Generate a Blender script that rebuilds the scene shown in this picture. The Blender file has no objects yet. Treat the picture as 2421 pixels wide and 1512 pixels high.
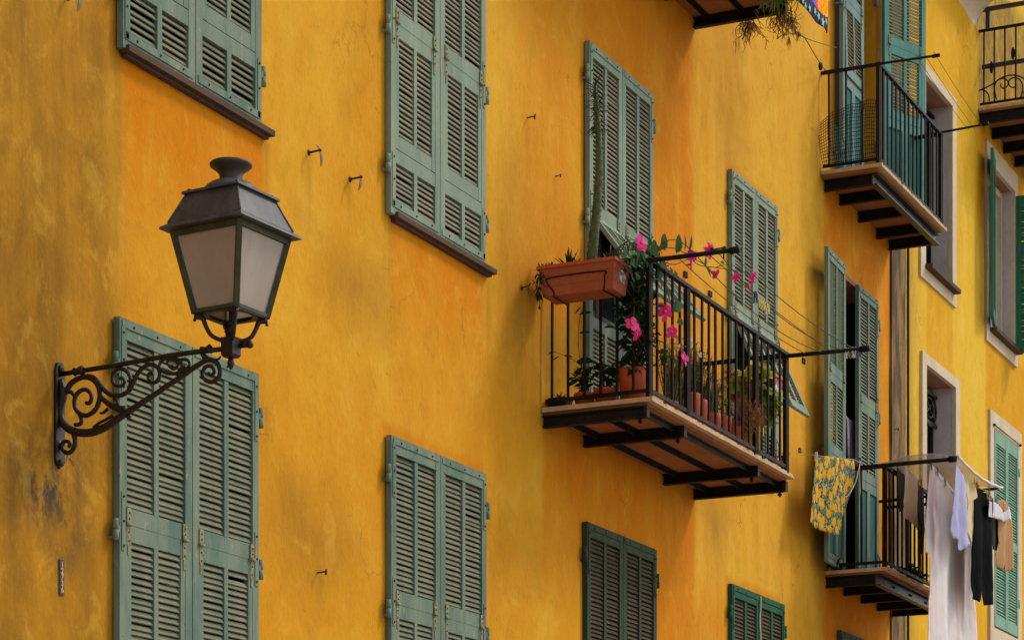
import bpy, bmesh, math, random
import numpy as np
from mathutils import Vector, noise
from mathutils.geometry import delaunay_2d_cdt
R = math.radians
random.seed(7)
SC = bpy.context.scene
COL = SC.collection

# ---------------------------------------------------------------- camera
D = 7.2          # metres from the camera to the plane of the facade
CZ = 1.6         # eye height above the street
FD, CX, HY = 5788.0, 1210.5, 2281.0     # focal length, centre and horizon of a 2421 x 1512 picture
TH = R(25.4)     # angle between the view axis and the facade
S_, C_ = math.sin(TH), math.cos(TH)
cam_d = bpy.data.cameras.new("camera")
cam_d.sensor_width = 36
cam_d.lens = 36 * FD / 2421
cam_d.shift_y = (HY - 756) / 2421
cam_d.clip_start, cam_d.clip_end = 0.1, 500
cam = bpy.data.objects.new("camera", cam_d)
COL.objects.link(cam)
cam.location = (0, -D, CZ)
cam.rotation_euler = (math.pi / 2, 0, TH - math.pi / 2)
SC.camera = cam

# ---------------------------------------------------------------- light
TO_SUN = Vector((.523, -.50, .72)).normalized()
SUN_EL = math.asin(TO_SUN.z)
w = bpy.data.worlds.new("World")
SC.world = w
w.use_nodes = True
wn, wl = w.node_tree.nodes, w.node_tree.links
sky = wn.new("ShaderNodeTexSky")
sky.sky_type = 'NISHITA'
sky.sun_disc = False
sky.sun_elevation = SUN_EL
sky.sun_rotation = math.atan2(TO_SUN.x, TO_SUN.y)
sky.air_density, sky.dust_density, sky.ozone_density = 1.0, 1.6, .5
haze = wn.new("ShaderNodeHueSaturation"); haze.inputs["Saturation"].default_value = .40      # veiled, nearly white sky
wl.new(sky.outputs[0], haze.inputs["Color"])
wl.new(haze.outputs[0], wn["Background"].inputs[0])
wn["Background"].inputs[1].default_value = .15
sun_d = bpy.data.lights.new("sun", 'SUN')
sun_d.energy = 1.25
sun_d.angle = R(11)
sun_d.color = (1, .92, .78)
sun = bpy.data.objects.new("sun", sun_d)
COL.objects.link(sun)
sun.rotation_euler = TO_SUN.to_track_quat('Z', 'Y').to_euler()
sun.location = (10, -20, 30)
SC.view_settings.view_transform = 'Standard'
SC.view_settings.look = 'None'
SC.view_settings.gamma = 1
SC.view_settings.exposure = 0.47

# ---------------------------------------------------------------- where a point of the picture lies
def ray(u, v):
    a = (u - CX) / FD
    return C_ + a * S_, S_ - a * C_, (HY - v) / FD
def at(u, v, off=0.):            # on the plane `off` metres in front of the facade
    r = ray(u, v); t = (D - off) / r[1]
    return Vector((t * r[0], -off, CZ + t * r[2]))
def X(u, off=0.): return at(u, HY, off).x
def Z(u, v, off=0.): return at(u, v, off).z
def atx(u, v, x):                # on the plane at right angles to the facade
    r = ray(u, v); t = x / r[0]
    return Vector((x, -D + t * r[1], CZ + t * r[2]))
def OFF(u, x): return -atx(u, HY, x).y
def atp(u, v, p, q):             # on the upright plane through the plan points p and q (x, off)
    r = ray(u, v)
    px, py = p[0], -p[1]; dx, dy = q[0] - p[0], -(q[1] - p[1])
    t = (px * dy - (py + D) * dx) / (r[0] * dy - r[1] * dx)
    return Vector((t * r[0], -D + t * r[1], CZ + t * r[2]))
def zD(k): return CZ + k * D

# ---------------------------------------------------------------- materials
def srgb(r, g, b):
    f = lambda c: c / 12.92 if c <= .04045 else ((c + .055) / 1.055) ** 2.4
    return (f(r / 255), f(g / 255), f(b / 255), 1)
class NT:
    def __init__(s, name):
        s.m = bpy.data.materials.new(name); s.m.use_nodes = True
        s.n, s.l = s.m.node_tree.nodes, s.m.node_tree.links
        s.b = s.n["Principled BSDF"]
        s.tc = s.n.new("ShaderNodeTexCoord").outputs["Object"]
    def mapping(s, sc, loc=(0, 0, 0)):
        m = s.n.new("ShaderNodeMapping"); m.inputs["Scale"].default_value = sc; m.inputs["Location"].default_value = loc
        s.l.new(s.tc, m.inputs[0]); return m.outputs[0]
    def noise(s, sc, detail=5, rough=.6, loc=(0, 0, 0), dist=0):
        t = s.n.new("ShaderNodeTexNoise"); t.inputs["Scale"].default_value = 1
        t.inputs["Detail"].default_value = detail; t.inputs["Roughness"].default_value = rough
        t.inputs["Distortion"].default_value = dist
        s.l.new(s.mapping(sc if isinstance(sc, tuple) else (sc,) * 3, loc), t.inputs["Vector"]); return t.outputs["Fac"]
    def ramp(s, f, a, b):
        r = s.n.new("ShaderNodeMapRange"); r.interpolation_type = 'SMOOTHSTEP'
        r.inputs[1].default_value, r.inputs[2].default_value = a, b
        s.l.new(f, r.inputs[0]); return r.outputs[0]
    def math(s, op, a, b=0.):
        m = s.n.new("ShaderNodeMath"); m.operation = op; m.use_clamp = True
        for i, x in enumerate((a, b)):
            if hasattr(x, "links"): s.l.new(x, m.inputs[i])
            else: m.inputs[i].default_value = x
        return m.outputs[0]
    def mix(s, f, a, b, mode='MIX'):
        m = s.n.new("ShaderNodeMix"); m.data_type = 'RGBA'; m.blend_type = mode
        for i, x in ((0, f), (6, a), (7, b)):
            if hasattr(x, "links"): s.l.new(x, m.inputs[i])
            else: m.inputs[i].default_value = x
        return m.outputs[2]
    def attr(s, name):
        a = s.n.new("ShaderNodeAttribute"); a.attribute_name = name; return a.outputs["Fac"]
    def bump(s, h, dist, strength=1.):
        b = s.n.new("ShaderNodeBump"); b.inputs["Distance"].default_value = dist; b.inputs["Strength"].default_value = strength
        s.l.new(h, b.inputs["Height"]); s.l.new(b.outputs[0], s.b.inputs["Normal"])
    def done(s, col, rough=.8, **kw):
        if hasattr(col, "links"): s.l.new(col, s.b.inputs["Base Color"])
        else: s.b.inputs["Base Color"].default_value = col
        if hasattr(rough, "links"): s.l.new(rough, s.b.inputs["Roughness"])
        else: s.b.inputs["Roughness"].default_value = rough
        for k, v in kw.items(): s.b.inputs[k.replace("_", " ")].default_value = v
        return s.m
def V4(c): return (c[0], c[1], c[2], 1)
def plain(name, c1, c2=None, sc=8., rough=.7, bump=0., streak=1., lo=.35, hi=.65, fine=.0, metal=0., **kw):
    t = NT(name); c2 = c2 or c1
    n = t.noise((sc, sc, sc / streak))
    c = t.mix(t.ramp(n, lo, hi), V4(c1), V4(c2))
    if fine:
        n2 = t.noise((sc * 9, sc * 9, sc * 9 / streak), 3)
        c = t.mix(t.math('MULTIPLY', t.ramp(n2, .5, .75), fine), c, (c1[0] * .3, c1[1] * .3, c1[2] * .3, 1))
    if bump: t.bump(t.noise(sc * 6, 4), bump, .6)
    kw.setdefault('Specular_IOR_Level', .14)
    return t.done(c, rough, Metallic=metal, **kw)

def plaster(name, base, base2, prot, dirt_shade, pale):
    t = NT(name)
    big = t.noise((.50, .50, .42), 5, .58, (3, 0, 1), .3)
    med = t.noise((1.7, 1.7, 1.15), 7, .66, (11, 0, 4), .5)
    cloud = t.noise((1.05, 1.05, .9), 7, .62, (41, 0, 19), .9)
    streak = t.noise((6, 6, .75), 6, .66, (2, 0, 8))
    fine = t.noise((24, 24, 15), 6, .72)
    speck = t.noise((75, 75, 40), 3, .65)
    c = t.mix(t.ramp(big, .38, .62), base, base2)
    # pale chalky worn patches, then grime and painted shade, then the areas kept fresh under sills and balconies
    pf = t.math('ADD', t.math('MULTIPLY', t.attr("pale"), t.ramp(streak, .3, .62)), t.math('MULTIPLY', t.ramp(med, .5, .70), .55))
    c = t.mix(t.math('MULTIPLY', pf, .62), c, pale)
    g = t.math('MULTIPLY', t.ramp(cloud, .50, .74), .28)
    dn = t.math('ADD', t.math('MULTIPLY', t.ramp(med, .25, .62), .55), .45)
    g = t.math('ADD', g, t.math('MULTIPLY', t.attr("dirt_shade"), dn))
    g = t.math('MULTIPLY', g, t.math('ADD', t.math('MULTIPLY', t.ramp(streak, .3, .65), .35), .65))
    c = t.mix(g, c, dirt_shade)
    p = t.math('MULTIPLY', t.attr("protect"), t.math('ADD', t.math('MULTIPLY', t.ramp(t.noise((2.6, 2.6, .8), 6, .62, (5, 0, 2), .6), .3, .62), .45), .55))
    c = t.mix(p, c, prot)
    soot_shade = t.math('MULTIPLY', t.attr("soot_shade"), t.ramp(t.noise((8, 8, 4.5), 7, .74, (1, 0, 3)), .38, .62))
    c = t.mix(soot_shade, c, (.055, .042, .026, 1))
    c = t.mix(t.math('MULTIPLY', t.ramp(fine, .50, .74), .24), c, dirt_shade)
    c = t.mix(t.math('MULTIPLY', t.ramp(speck, .56, .78), .26), c, pale)
    c = t.mix(t.math('MULTIPLY', t.ramp(t.noise((3.0, 3.0, 5.), 2, .5, (7, 0, 0), 3.5), .735, .75), .35), c, dirt_shade)
    mott = t.noise((4.6, 4.6, 3.6), 6, .7, (17, 0, 23), .6)
    c = t.mix(t.math('MULTIPLY', t.ramp(mott, .50, .68), .17), c, dirt_shade)
    c = t.mix(t.math('MULTIPLY', t.ramp(mott, .48, .32), .30), c, pale)
    wob = t.n.new("ShaderNodeTexNoise"); wob.inputs["Scale"].default_value = 3.2; wob.inputs["Detail"].default_value = 6; t.l.new(t.tc, wob.inputs["Vector"])
    va = t.n.new("ShaderNodeVectorMath"); va.operation = 'MULTIPLY_ADD'; va.inputs[1].default_value = (.55, .55, .55); t.l.new(wob.outputs["Color"], va.inputs[0]); t.l.new(t.mapping((.85, .85, .6)), va.inputs[2])
    vo = t.n.new("ShaderNodeTexVoronoi"); vo.feature = 'DISTANCE_TO_EDGE'; vo.inputs["Scale"].default_value = 1.; t.l.new(va.outputs[0], vo.inputs["Vector"])
    crack = t.math('MULTIPLY', t.ramp(vo.outputs["Distance"], .0075, .002), t.ramp(t.noise((.8, .8, .8), 3, .6, (71, 0, 5)), .53, .66))
    c = t.mix(t.math('MULTIPLY', crack, .42), c, (.12, .06, .015, 1))
    chips = t.math('MULTIPLY', t.ramp(t.noise((15, 15, 11), 4, .6, (9, 0, 77)), .70, .735), t.ramp(t.noise((.9, .9, .9), 3, .6, (81, 0, 5)), .5, .62))
    c = t.mix(t.math('MULTIPLY', chips, .7), c, pale)
    h = t.math('ADD', t.math('MULTIPLY', fine, .40), t.math('ADD', t.math('MULTIPLY', med, .45), t.math('MULTIPLY', speck, .15)))
    t.bump(h, .016, .8)
    return t.done(c, .93, Specular_IOR_Level=.08)
def see_through(m, f):
    n, l = m.node_tree.nodes, m.node_tree.links; p = n["Principled BSDF"]; tr = n.new("ShaderNodeBsdfTranslucent"); mx = n.new("ShaderNodeMixShader"); mx.inputs[0].default_value = f
    for k in list(p.inputs["Base Color"].links): l.new(k.from_socket, tr.inputs[0])
    l.new(p.outputs[0], mx.inputs[1]); l.new(tr.outputs[0], mx.inputs[2]); l.new(mx.outputs[0], n["Material Output"].inputs[0])
M = {}
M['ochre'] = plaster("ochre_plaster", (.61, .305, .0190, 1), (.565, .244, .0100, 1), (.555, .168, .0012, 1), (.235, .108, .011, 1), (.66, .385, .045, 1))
M['yellow'] = plaster("yellow_plaster", (.67, .395, .020, 1), (.62, .315, .009, 1), (.60, .27, .002, 1), (.30, .175, .026, 1), (.70, .49, .08, 1))
def wood(name, c1, c2, worn, sc=3.):
    t = NT(name)
    n = t.noise((sc * 2.2, sc * 2.2, sc * .45), 6, .62)
    n2 = t.noise((sc * 14, sc * 14, sc * 1.2), 5, .65, (4, 1, 2))
    c = t.mix(t.ramp(n, .35, .66), V4(c1), V4(c2))
    c = t.mix(t.math('MULTIPLY', t.ramp(n2, .55, .75), .6), c, V4(worn))
    c = t.mix(t.math('MULTIPLY', t.ramp(t.noise(sc * 20, 3), .62, .72), .5), c, (c1[0] * .25, c1[1] * .25, c1[2] * .25, 1))
    bare = t.math('MULTIPLY', t.ramp(t.noise((sc * 9, sc * 9, sc * 3.2), 5, .7, (6, 2, 9)), .62, .68), .75)
    c = t.mix(bare, c, (min(worn[0] * 1.25, .4), worn[1] * .95, worn[2] * .78, 1))
    t.bump(n2, .003, .5)
    return t.done(c, .7, Specular_IOR_Level=.07)
M['green'] = wood("weathered_green_paint", (.172, .212, .152), (.092, .150, .116), (.27, .285, .21))
M['slat'] = wood("weathered_slats", (.195, .185, .120), (.135, .155, .102), (.27, .21, .145), 5.)
M['pale_green'] = wood("faded_green_paint", (.22, .272, .195), (.155, .215, .158), (.31, .325, .24))
M['pale_slat'] = wood("faded_slats", (.25, .22, .15), (.185, .19, .128), (.31, .245, .175), 5.)
M['dark_green'] = wood("dark_green_paint", (.040, .058, .027), (.028, .046, .024), (.075, .09, .045))
M['brown_slat'] = wood("brown_slats", (.085, .060, .036), (.055, .042, .026), (.13, .095, .058), 5.)
M['bottle_green'] = wood("bottle_green_paint", (.022, .10, .052), (.018, .075, .042), (.06, .14, .08))
M['teal'] = wood("teal_paint", (.10, .265, .22), (.075, .215, .18), (.20, .33, .27))
M['teal_solid'] = wood("teal_door_paint", (.028, .125, .105), (.02, .09, .08), (.07, .16, .135))
M['teal_slat'] = wood("olive_slats", (.16, .185, .105), (.12, .15, .09), (.25, .24, .15), 5.)
M['grey_teal'] = wood("bleached_teal_paint", (.17, .24, .22), (.11, .19, .18), (.30, .31, .27))
M['emerald'] = wood("emerald_paint", (.035, .165, .085), (.025, .13, .07), (.06, .2, .11))
M['mint'] = wood("mint_paint", (.20, .34, .235), (.15, .285, .2), (.28, .38, .27))
M['bolt'] = plain("dark_bolt", (.02, .022, .018), rough=.5)
M['rusty'] = plain("rusty_plate", (.235, .225, .125), (.17, .085, .03), 45, .8, lo=.48, hi=.62)
M['slate'] = plain("brown_slate", (.090, .047, .028), (.062, .038, .025), 6, .8, .004, fine=.3, Specular_IOR_Level=.15)
M['iron'] = plain("black_iron", (.006, .0055, .005), (.022, .011, .006), 11, .6, .002, Specular_IOR_Level=.14, fine=.3, lo=.45, hi=.7)
M['lampiron'] = plain("cast_iron", (.013, .008, .006), (.024, .014, .010), 25, .45, .003, Specular_IOR_Level=.3)
M['zinc'] = plain("weathered_zinc", (.060, .060, .062), (.10, .098, .098), 9, .42, .001, 2.5, fine=.4, metal=.15)
M['lampframe'] = plain("olive_iron", (.040, .042, .018), (.06, .062, .03), 12, .5)
M['milk'] = plain("milky_glass", (.72, .62, .52), (.58, .49, .41), 2.2, .07, streak=2.5, fine=.12, Specular_IOR_Level=.5)
see_through(M['milk'], .60)
M['capmetal'] = plain("sooty_metal", (.034, .027, .022), (.055, .046, .038), 14, .5, .002, Specular_IOR_Level=.3)
M['marble'] = plain("tan_stone_edge", (.50, .345, .20), (.42, .27, .145), 7, .75, .006, fine=.4)
M['soffit'] = plain("terracotta_soffit", (.30, .115, .040), (.24, .088, .030), 3, .85, .003, fine=.2)
M['surround'] = plain("cream_render", (.58, .47, .33), (.51, .40, .27), 4, .85, .004, 2, fine=.25)
M['lilac'] = plain("grey_lilac_render", (.52, .46, .44), (.46, .405, .38), 3, .9, .004, fine=.2)
M['rosy'] = plain("rosy_render", (.34, .165, .115), (.29, .14, .10), 3, .9, .003)
M['dark'] = plain("dark_room", (.012, .010, .009), (.02, .016, .013), 2, .9)
M['glass'] = plain("dark_window_glass", (.018, .020, .022), (.03, .032, .034), 2, .08)
M['terracotta'] = plain("terracotta_plastic", (.45, .080, .026), (.46, .135, .070), 7, .6, .001, 1.5, lo=.5, hi=.72, Specular_IOR_Level=.2, fine=.15)
M['terracotta2'] = plain("terracotta_box", (.34, .085, .035), (.36, .13, .07), 6, .6, .001, 2., lo=.5, hi=.72, fine=.25)
M['blackpot'] = plain("black_plastic", (.014, .014, .014), rough=.45)
M['greypot'] = plain("grey_clay", (.20, .16, .13), (.15, .12, .10), 12, .8)
M['yellowpot'] = plain("yellow_plastic", (.62, .36, .010), (.56, .32, .008), 10, .4)
M['soil'] = plain("potting_soil", (.03, .02, .014), (.05, .034, .02), 40, .95)
def leafmat(name, c1, c2, rough=.5):
    t = NT(name)
    c = t.mix(t.ramp(t.noise(22., 2), .35, .65), V4(c1), V4(c2))
    m = t.done(c, max(rough, .55), Specular_IOR_Level=.05)
    see_through(m, .32); return m
M['leaf'] = leafmat("vine_leaf", (.016, .062, .010), (.030, .095, .016), .4)
M['leafdark'] = leafmat("dark_leaf", (.010, .030, .008), (.018, .048, .012), .45)
M['herb'] = leafmat("herb_leaf", (.13, .14, .04), (.22, .185, .065), .7)
M['lime'] = leafmat("lime_leaf", (.40, .42, .020), (.56, .50, .035), .45)
M['limegreen'] = leafmat("green_lime_leaf", (.13, .24, .02), (.22, .32, .03), .45)
M['drybrown'] = leafmat("dried_stem", (.30, .125, .045), (.38, .18, .07), .9)
M['drygrey'] = leafmat("dry_grey_stem", (.20, .18, .07), (.28, .25, .12), .9)
M['redleaf'] = leafmat("dry_red_leaf", (.12, .03, .02), (.20, .06, .03), .8)
M['stem'] = leafmat("green_stem", (.09, .095, .035), (.14, .10, .05), .7)
M['pink'] = leafmat("hot_pink_petal", (.84, .016, .13), (.76, .05, .26), .5)
M['magenta'] = leafmat("magenta_petal", (.78, .03, .24), (.80, .10, .34), .5)
M['deeppink'] = leafmat("deep_pink_petal", (.50, .008, .10), (.62, .015, .16), .5)
M['palepetal'] = leafmat("pale_wilted_petal", (.55, .38, .32), (.62, .48, .40), .7)
M['eye'] = leafmat("flower_eye", (.65, .25, .08), (.7, .2, .1), .6)
t = NT("cactus_skin")
c = t.mix(t.ramp(t.noise((50, 50, 22), 4), .4, .65), (.030, .055, .008, 1), (.085, .092, .024, 1))
t.bump(t.noise((60, 60, 30), 3), .006, .8)
M['cactus'] = t.done(c, .7)
def cloth(name, c1, c2=None, rough=.9, sc=5., streak=6., lo=.35, hi=.65, trans=0.):
    t = NT(name); c2 = c2 or c1
    c = t.mix(t.ramp(t.noise((sc, sc, sc / streak), 3), lo, hi), V4(c1), V4(c2))
    t.bump(t.math('ADD', t.math('MULTIPLY', t.noise((16, 16, 7), 5, .6, (0, 0, 0), .8), .9), t.math('MULTIPLY', t.noise(160., 2), .06)), .022, .55)
    m = t.done(c, rough, Specular_IOR_Level=.03)
    if trans:
        tr = t.n.new("ShaderNodeBsdfTranslucent"); t.l.new(c, tr.inputs[0])
        mx = t.n.new("ShaderNodeMixShader"); mx.inputs[0].default_value = trans
        o = t.n["Material Output"]
        t.l.new(t.b.outputs[0], mx.inputs[1]); t.l.new(tr.outputs[0], mx.inputs[2]); t.l.new(mx.outputs[0], o.inputs[0])
    return m
M['sheet'] = cloth("pink_white_cotton", (.84, .78, .77), (.76, .58, .56), .9, 4, 14, .45, .65, trans=.25)
M['lavender'] = cloth("lavender_cotton", (.52, .50, .74), (.56, .55, .78), trans=.3)
M['cream'] = cloth("cream_cotton", (.74, .60, .36), (.70, .55, .30), trans=.25)
M['blackcloth'] = cloth("black_cotton", (.0035, .0035, .004), (.006, .0055, .006))
M['charcoal'] = cloth("charcoal_cotton", (.035, .036, .036), (.045, .045, .045))
M['oliveblack'] = cloth("dark_olive_cotton", (.030, .036, .028), (.022, .026, .02))
M['beige'] = cloth("beige_cotton", (.72, .53, .39), (.66, .50, .38), trans=.35)
M['tan'] = cloth("tan_cotton", (.50, .28, .13), (.44, .24, .11), trans=.15)
M['white'] = cloth("white_cotton", (.80, .77, .79), (.64, .60, .66), trans=.25)
M['purple'] = cloth("purple_grey_cloth", (.075, .060, .085), (.05, .045, .06))
M['purplehem'] = cloth("mauve_hem", (.24, .15, .20))
M['navy'] = cloth("navy_cotton", (.035, .040, .10))
M['turq'] = cloth("turquoise_print", (.01, .42, .60), (.02, .5, .62), sc=20, streak=1)
M['blue'] = cloth("blue_print", (.035, .12, .52), (.06, .2, .6), sc=20, streak=1)
M['pinkprint'] = cloth("pink_print", (.65, .03, .20), (.7, .08, .25), sc=20, streak=1)
M['orange'] = cloth("orange_print", (.80, .24, .01), (.85, .42, .02), sc=25, streak=1)
M['mintprint'] = cloth("mint_print", (.28, .58, .36))
def lemon():
    t = NT("lemon_print_cotton")
    sp = t.n.new("ShaderNodeSeparateXYZ"); t.l.new(t.tc, sp.inputs[0]); cb = t.n.new("ShaderNodeCombineXYZ"); t.l.new(sp.outputs[0], cb.inputs[0]); t.l.new(sp.outputs[2], cb.inputs[1])
    def vor(sx, sy, loc, rnd=1.):
        m = t.n.new("ShaderNodeMapping"); m.inputs["Scale"].default_value = (sx, sy, 1); m.inputs["Location"].default_value = loc; t.l.new(cb.outputs[0], m.inputs[0])
        v = t.n.new("ShaderNodeTexVoronoi"); v.voronoi_dimensions = '2D'; v.inputs["Scale"].default_value = 1; v.inputs["Randomness"].default_value = rnd
        t.l.new(m.outputs[0], v.inputs["Vector"]); return v.outputs["Distance"]
    d1, d2 = vor(11.5, 9.0, (0, 0, 0), .85), vor(60, 34, (3, 1, 0))
    bg = t.mix(t.ramp(t.noise((34, 1, 34), 3, .6), .40, .55), (.030, .032, .024, 1), (.12, .15, .07, 1))
    leaf = t.mix(t.ramp(d2, .36, .24), bg, (.40, .44, .25, 1))
    leaf = t.mix(t.math('MULTIPLY', t.ramp(t.noise((13, 1, 13), 2), .48, .56), .8), leaf, bg)
    yl = t.mix(t.ramp(t.noise((26, 1, 26), 2), .4, .6), (.68, .37, .010, 1), (.60, .26, .006, 1))
    return t.done(t.mix(t.ramp(d1, .395, .365), leaf, yl), .9, Specular_IOR_Level=.1)
M['lemon'] = lemon()
t = NT("clear_plastic")
tb = t.n.new("ShaderNodeBsdfTransparent"); tb.inputs[0].default_value = (.95, .93, .92, 1)
mx = t.n.new("ShaderNodeMixShader"); mx.inputs[0].default_value = .36
t.bump(t.noise((9, 9, 3), 4, .6), .02, .5)
t.done((.72, .66, .63, 1), .3)
t.l.new(tb.outputs[0], mx.inputs[1]); t.l.new(t.b.outputs[0], mx.inputs[2]); t.l.new(mx.outputs[0], t.n["Material Output"].inputs[0])
M['plastic'] = t.m
M['plasticroll'] = plain("rolled_plastic", (.60, .56, .56), (.5, .46, .46), 12, .3)
M['string'] = plain("dull_string", (.10, .075, .03), rough=.9)
M['greenstring'] = plain("green_string", (.04, .07, .035), rough=.8)
M['cord'] = plain("pale_cord", (.50, .42, .28), rough=.9)
M['cable'] = plain("black_cable", (.012, .012, .012), rough=.6)
M['street'] = plain("stone_paving", (.42, .37, .30), (.34, .30, .24), 1.2, .85, .01, fine=.3)
M['sticker'] = plain("printed_label", (.55, .55, .47), (.13, .17, .18), 26, .5, lo=.42, hi=.6)
M['tagplate'] = plain("brown_number_plate", (.075, .040, .030), rough=.5)
M['tagink'] = plain("cream_lettering", (.50, .37, .27), rough=.6)
M['pegred'] = plain("red_peg", (.45, .03, .02), rough=.5)
M['pegwhite'] = plain("white_peg", (.55, .52, .46), rough=.5)
M['pegyellow'] = plain("yellow_peg", (.60, .50, .03), rough=.5)
M['peggreen'] = plain("lime_peg", (.28, .42, .05), rough=.5)
M['pegblue'] = plain("navy_peg", (.02, .03, .16), rough=.5)
M['pegsky'] = plain("sky_blue_peg", (.12, .32, .55), rough=.5)
M['bare'] = plain("bare_grey_render", (.25, .150, .060), (.080, .052, .030), 8, .95, .012, 5, fine=.6, lo=.38, hi=.62)
M['hookgrey'] = plain("rusted_grey_iron", (.045, .042, .034), (.075, .045, .022), 40, .8)
M['netting'] = plain("black_netting", (.012, .012, .010), rough=.8)
M['steelgrey'] = plain("grey_steel_bar", (.035, .038, .044), (.05, .052, .058), 8, .45)

# ---------------------------------------------------------------- mesh helpers
def rootloc(p):
    while p.parent: p = p.parent
    return p.location
class MB:
    def __init__(s): s.v, s.f, s.m, s.s = [], [], [], []
    def add(s, vs, fs, m=0, smooth=False):
        o = len(s.v); s.v += [tuple(p) for p in vs]
        for f in fs: s.f.append([i + o for i in f]); s.m.append(m); s.s.append(smooth)
    def hexa(s, c, m=0):
        s.add(c, [(0, 3, 2, 1), (4, 5, 6, 7), (0, 1, 5, 4), (1, 2, 6, 5), (2, 3, 7, 6), (3, 0, 4, 7)], m)
    def box(s, x0, x1, y0, y1, z0, z1, m=0):
        if x0 > x1: x0, x1 = x1, x0
        if y0 > y1: y0, y1 = y1, y0
        s.hexa([(x0, y0, z0), (x1, y0, z0), (x1, y1, z0), (x0, y1, z0), (x0, y0, z1), (x1, y0, z1), (x1, y1, z1), (x0, y1, z1)], m)
    def tbox(s, T, a0, a1, n0, n1, z0, z1, m=0):
        s.hexa([T(a0, n1, z0), T(a1, n1, z0), T(a1, n0, z0), T(a0, n0, z0), T(a0, n1, z1), T(a1, n1, z1), T(a1, n0, z1), T(a0, n0, z1)], m)
    def bar(s, p, q, w, h, m=0, up=(0, 0, 1)):
        p, q = Vector(p), Vector(q); d = (q - p).normalized()
        a = d.cross(Vector(up))
        if a.length < 1e-4: a = d.cross(Vector((1, 0, 0)))
        a.normalize(); b = a.cross(d); a *= w / 2; b *= h / 2
        s.hexa([p - a - b, p + a - b, p + a + b, p - a + b, q - a - b, q + a - b, q + a + b, q - a + b], m)
    def tube(s, pts, r, n=8, m=0, sub=0, cap=True):
        pts = [Vector(p) for p in pts]
        rs = list(r) if isinstance(r, (list, tuple)) else [r] * len(pts)
        if sub:
            P, Q = [], []
            for i in range(len(pts) - 1):
                p0, p1, p2, p3 = pts[max(i - 1, 0)], pts[i], pts[i + 1], pts[min(i + 2, len(pts) - 1)]
                for k in range(sub):
                    x = k / sub
                    P.append(.5 * ((2 * p1) + (p2 - p0) * x + (2 * p0 - 5 * p1 + 4 * p2 - p3) * x * x + (3 * p1 - p0 - 3 * p2 + p3) * x ** 3))
                    Q.append(rs[i] * (1 - x) + rs[i + 1] * x)
            pts, rs = P + [pts[-1]], Q + [rs[-1]]
        vs, fs = [], []
        N = len(pts); a = None
        for i, p in enumerate(pts):
            d = (pts[min(i + 1, N - 1)] - pts[max(i - 1, 0)])
            d = d.normalized() if d.length > 1e-9 else Vector((0, 0, 1))
            if a is None:
                a = d.cross(Vector((0, 0, 1)))
                if a.length < .05: a = d.cross(Vector((1, 0, 0)))
            a = (a - d * a.dot(d))
            if a.length < 1e-6: a = d.orthogonal()
            a.normalize(); b = d.cross(a)
            for k in range(n):
                w_ = 2 * math.pi * k / n
                vs.append(p + (a * math.cos(w_) + b * math.sin(w_)) * rs[i])
        for i in range(N - 1):
            for k in range(n):
                k2 = (k + 1) % n
                fs.append((i * n + k, i * n + k2, (i + 1) * n + k2, (i + 1) * n + k))
        if cap: fs += [tuple(range(n))[::-1], tuple(range((N - 1) * n, N * n))]
        s.add(vs, fs, m, True)
    def lathe(s, c, prof, n=24, m=0, axis=(0, 0, 1)):
        ax = Vector(axis).normalized(); a = ax.orthogonal().normalized(); b = ax.cross(a); c = Vector(c)
        vs, fs = [], []
        for (r, h) in prof:
            for k in range(n):
                w_ = 2 * math.pi * k / n
                vs.append(c + ax * h + (a * math.cos(w_) + b * math.sin(w_)) * max(r, 1e-4))
        for i in range(len(prof) - 1):
            for k in range(n):
                k2 = (k + 1) % n
                fs.append((i * n + k, i * n + k2, (i + 1) * n + k2, (i + 1) * n + k))
        s.add(vs, fs, m, True)
    def ball(s, c, r, m=0, n=8):
        s.lathe(c, [(r * math.sin(math.pi * i / 6), -r * math.cos(math.pi * i / 6)) for i in range(7)], n, m)
    def leaf(s, base, d, up, L, W, m=0, bend=.25, fold=.15):
        base, d = Vector(base), Vector(d).normalized(); up = Vector(up)
        side = d.cross(up)
        if side.length < 1e-3: side = d.orthogonal()
        side.normalize(); nn = side.cross(d)
        prof = ((0, .08), (.2, .72), (.45, 1.), (.72, .78), (.92, .28), (1., .02))
        vs, fs = [], []
        for (x, k) in prof:
            c = base + d * (L * x) - nn * (bend * L * x * x)
            vs += [c - side * (W / 2 * k) + nn * (fold * W * k), c, c + side * (W / 2 * k) + nn * (fold * W * k)]
        for i in range(len(prof) - 1):
            o = i * 3
            fs += [(o, o + 1, o + 4, o + 3), (o + 1, o + 2, o + 5, o + 4)]
        s.add(vs, fs, m, True)
    def petal(s, base, d, up, L, W, m=0, bend=.2):
        base, d = Vector(base), Vector(d).normalized(); side = d.cross(Vector(up)).normalized(); nn = side.cross(d); vs, fs = [], []
        prof = ((0, .30), (.25, .62), (.5, .95), (.72, 1.), (.9, .74), (1., .30))
        for (x, k) in prof:
            c = base + d * (L * x) - nn * (bend * L * x * x)
            vs += [c - side * (W / 2 * k) + nn * (.10 * W * k), c, c + side * (W / 2 * k) - nn * (.05 * W * k)]
        for i in range(len(prof) - 1):
            o = i * 3; fs += [(o, o + 1, o + 4, o + 3), (o + 1, o + 2, o + 5, o + 4)]
        s.add(vs, fs, m, True)
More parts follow.
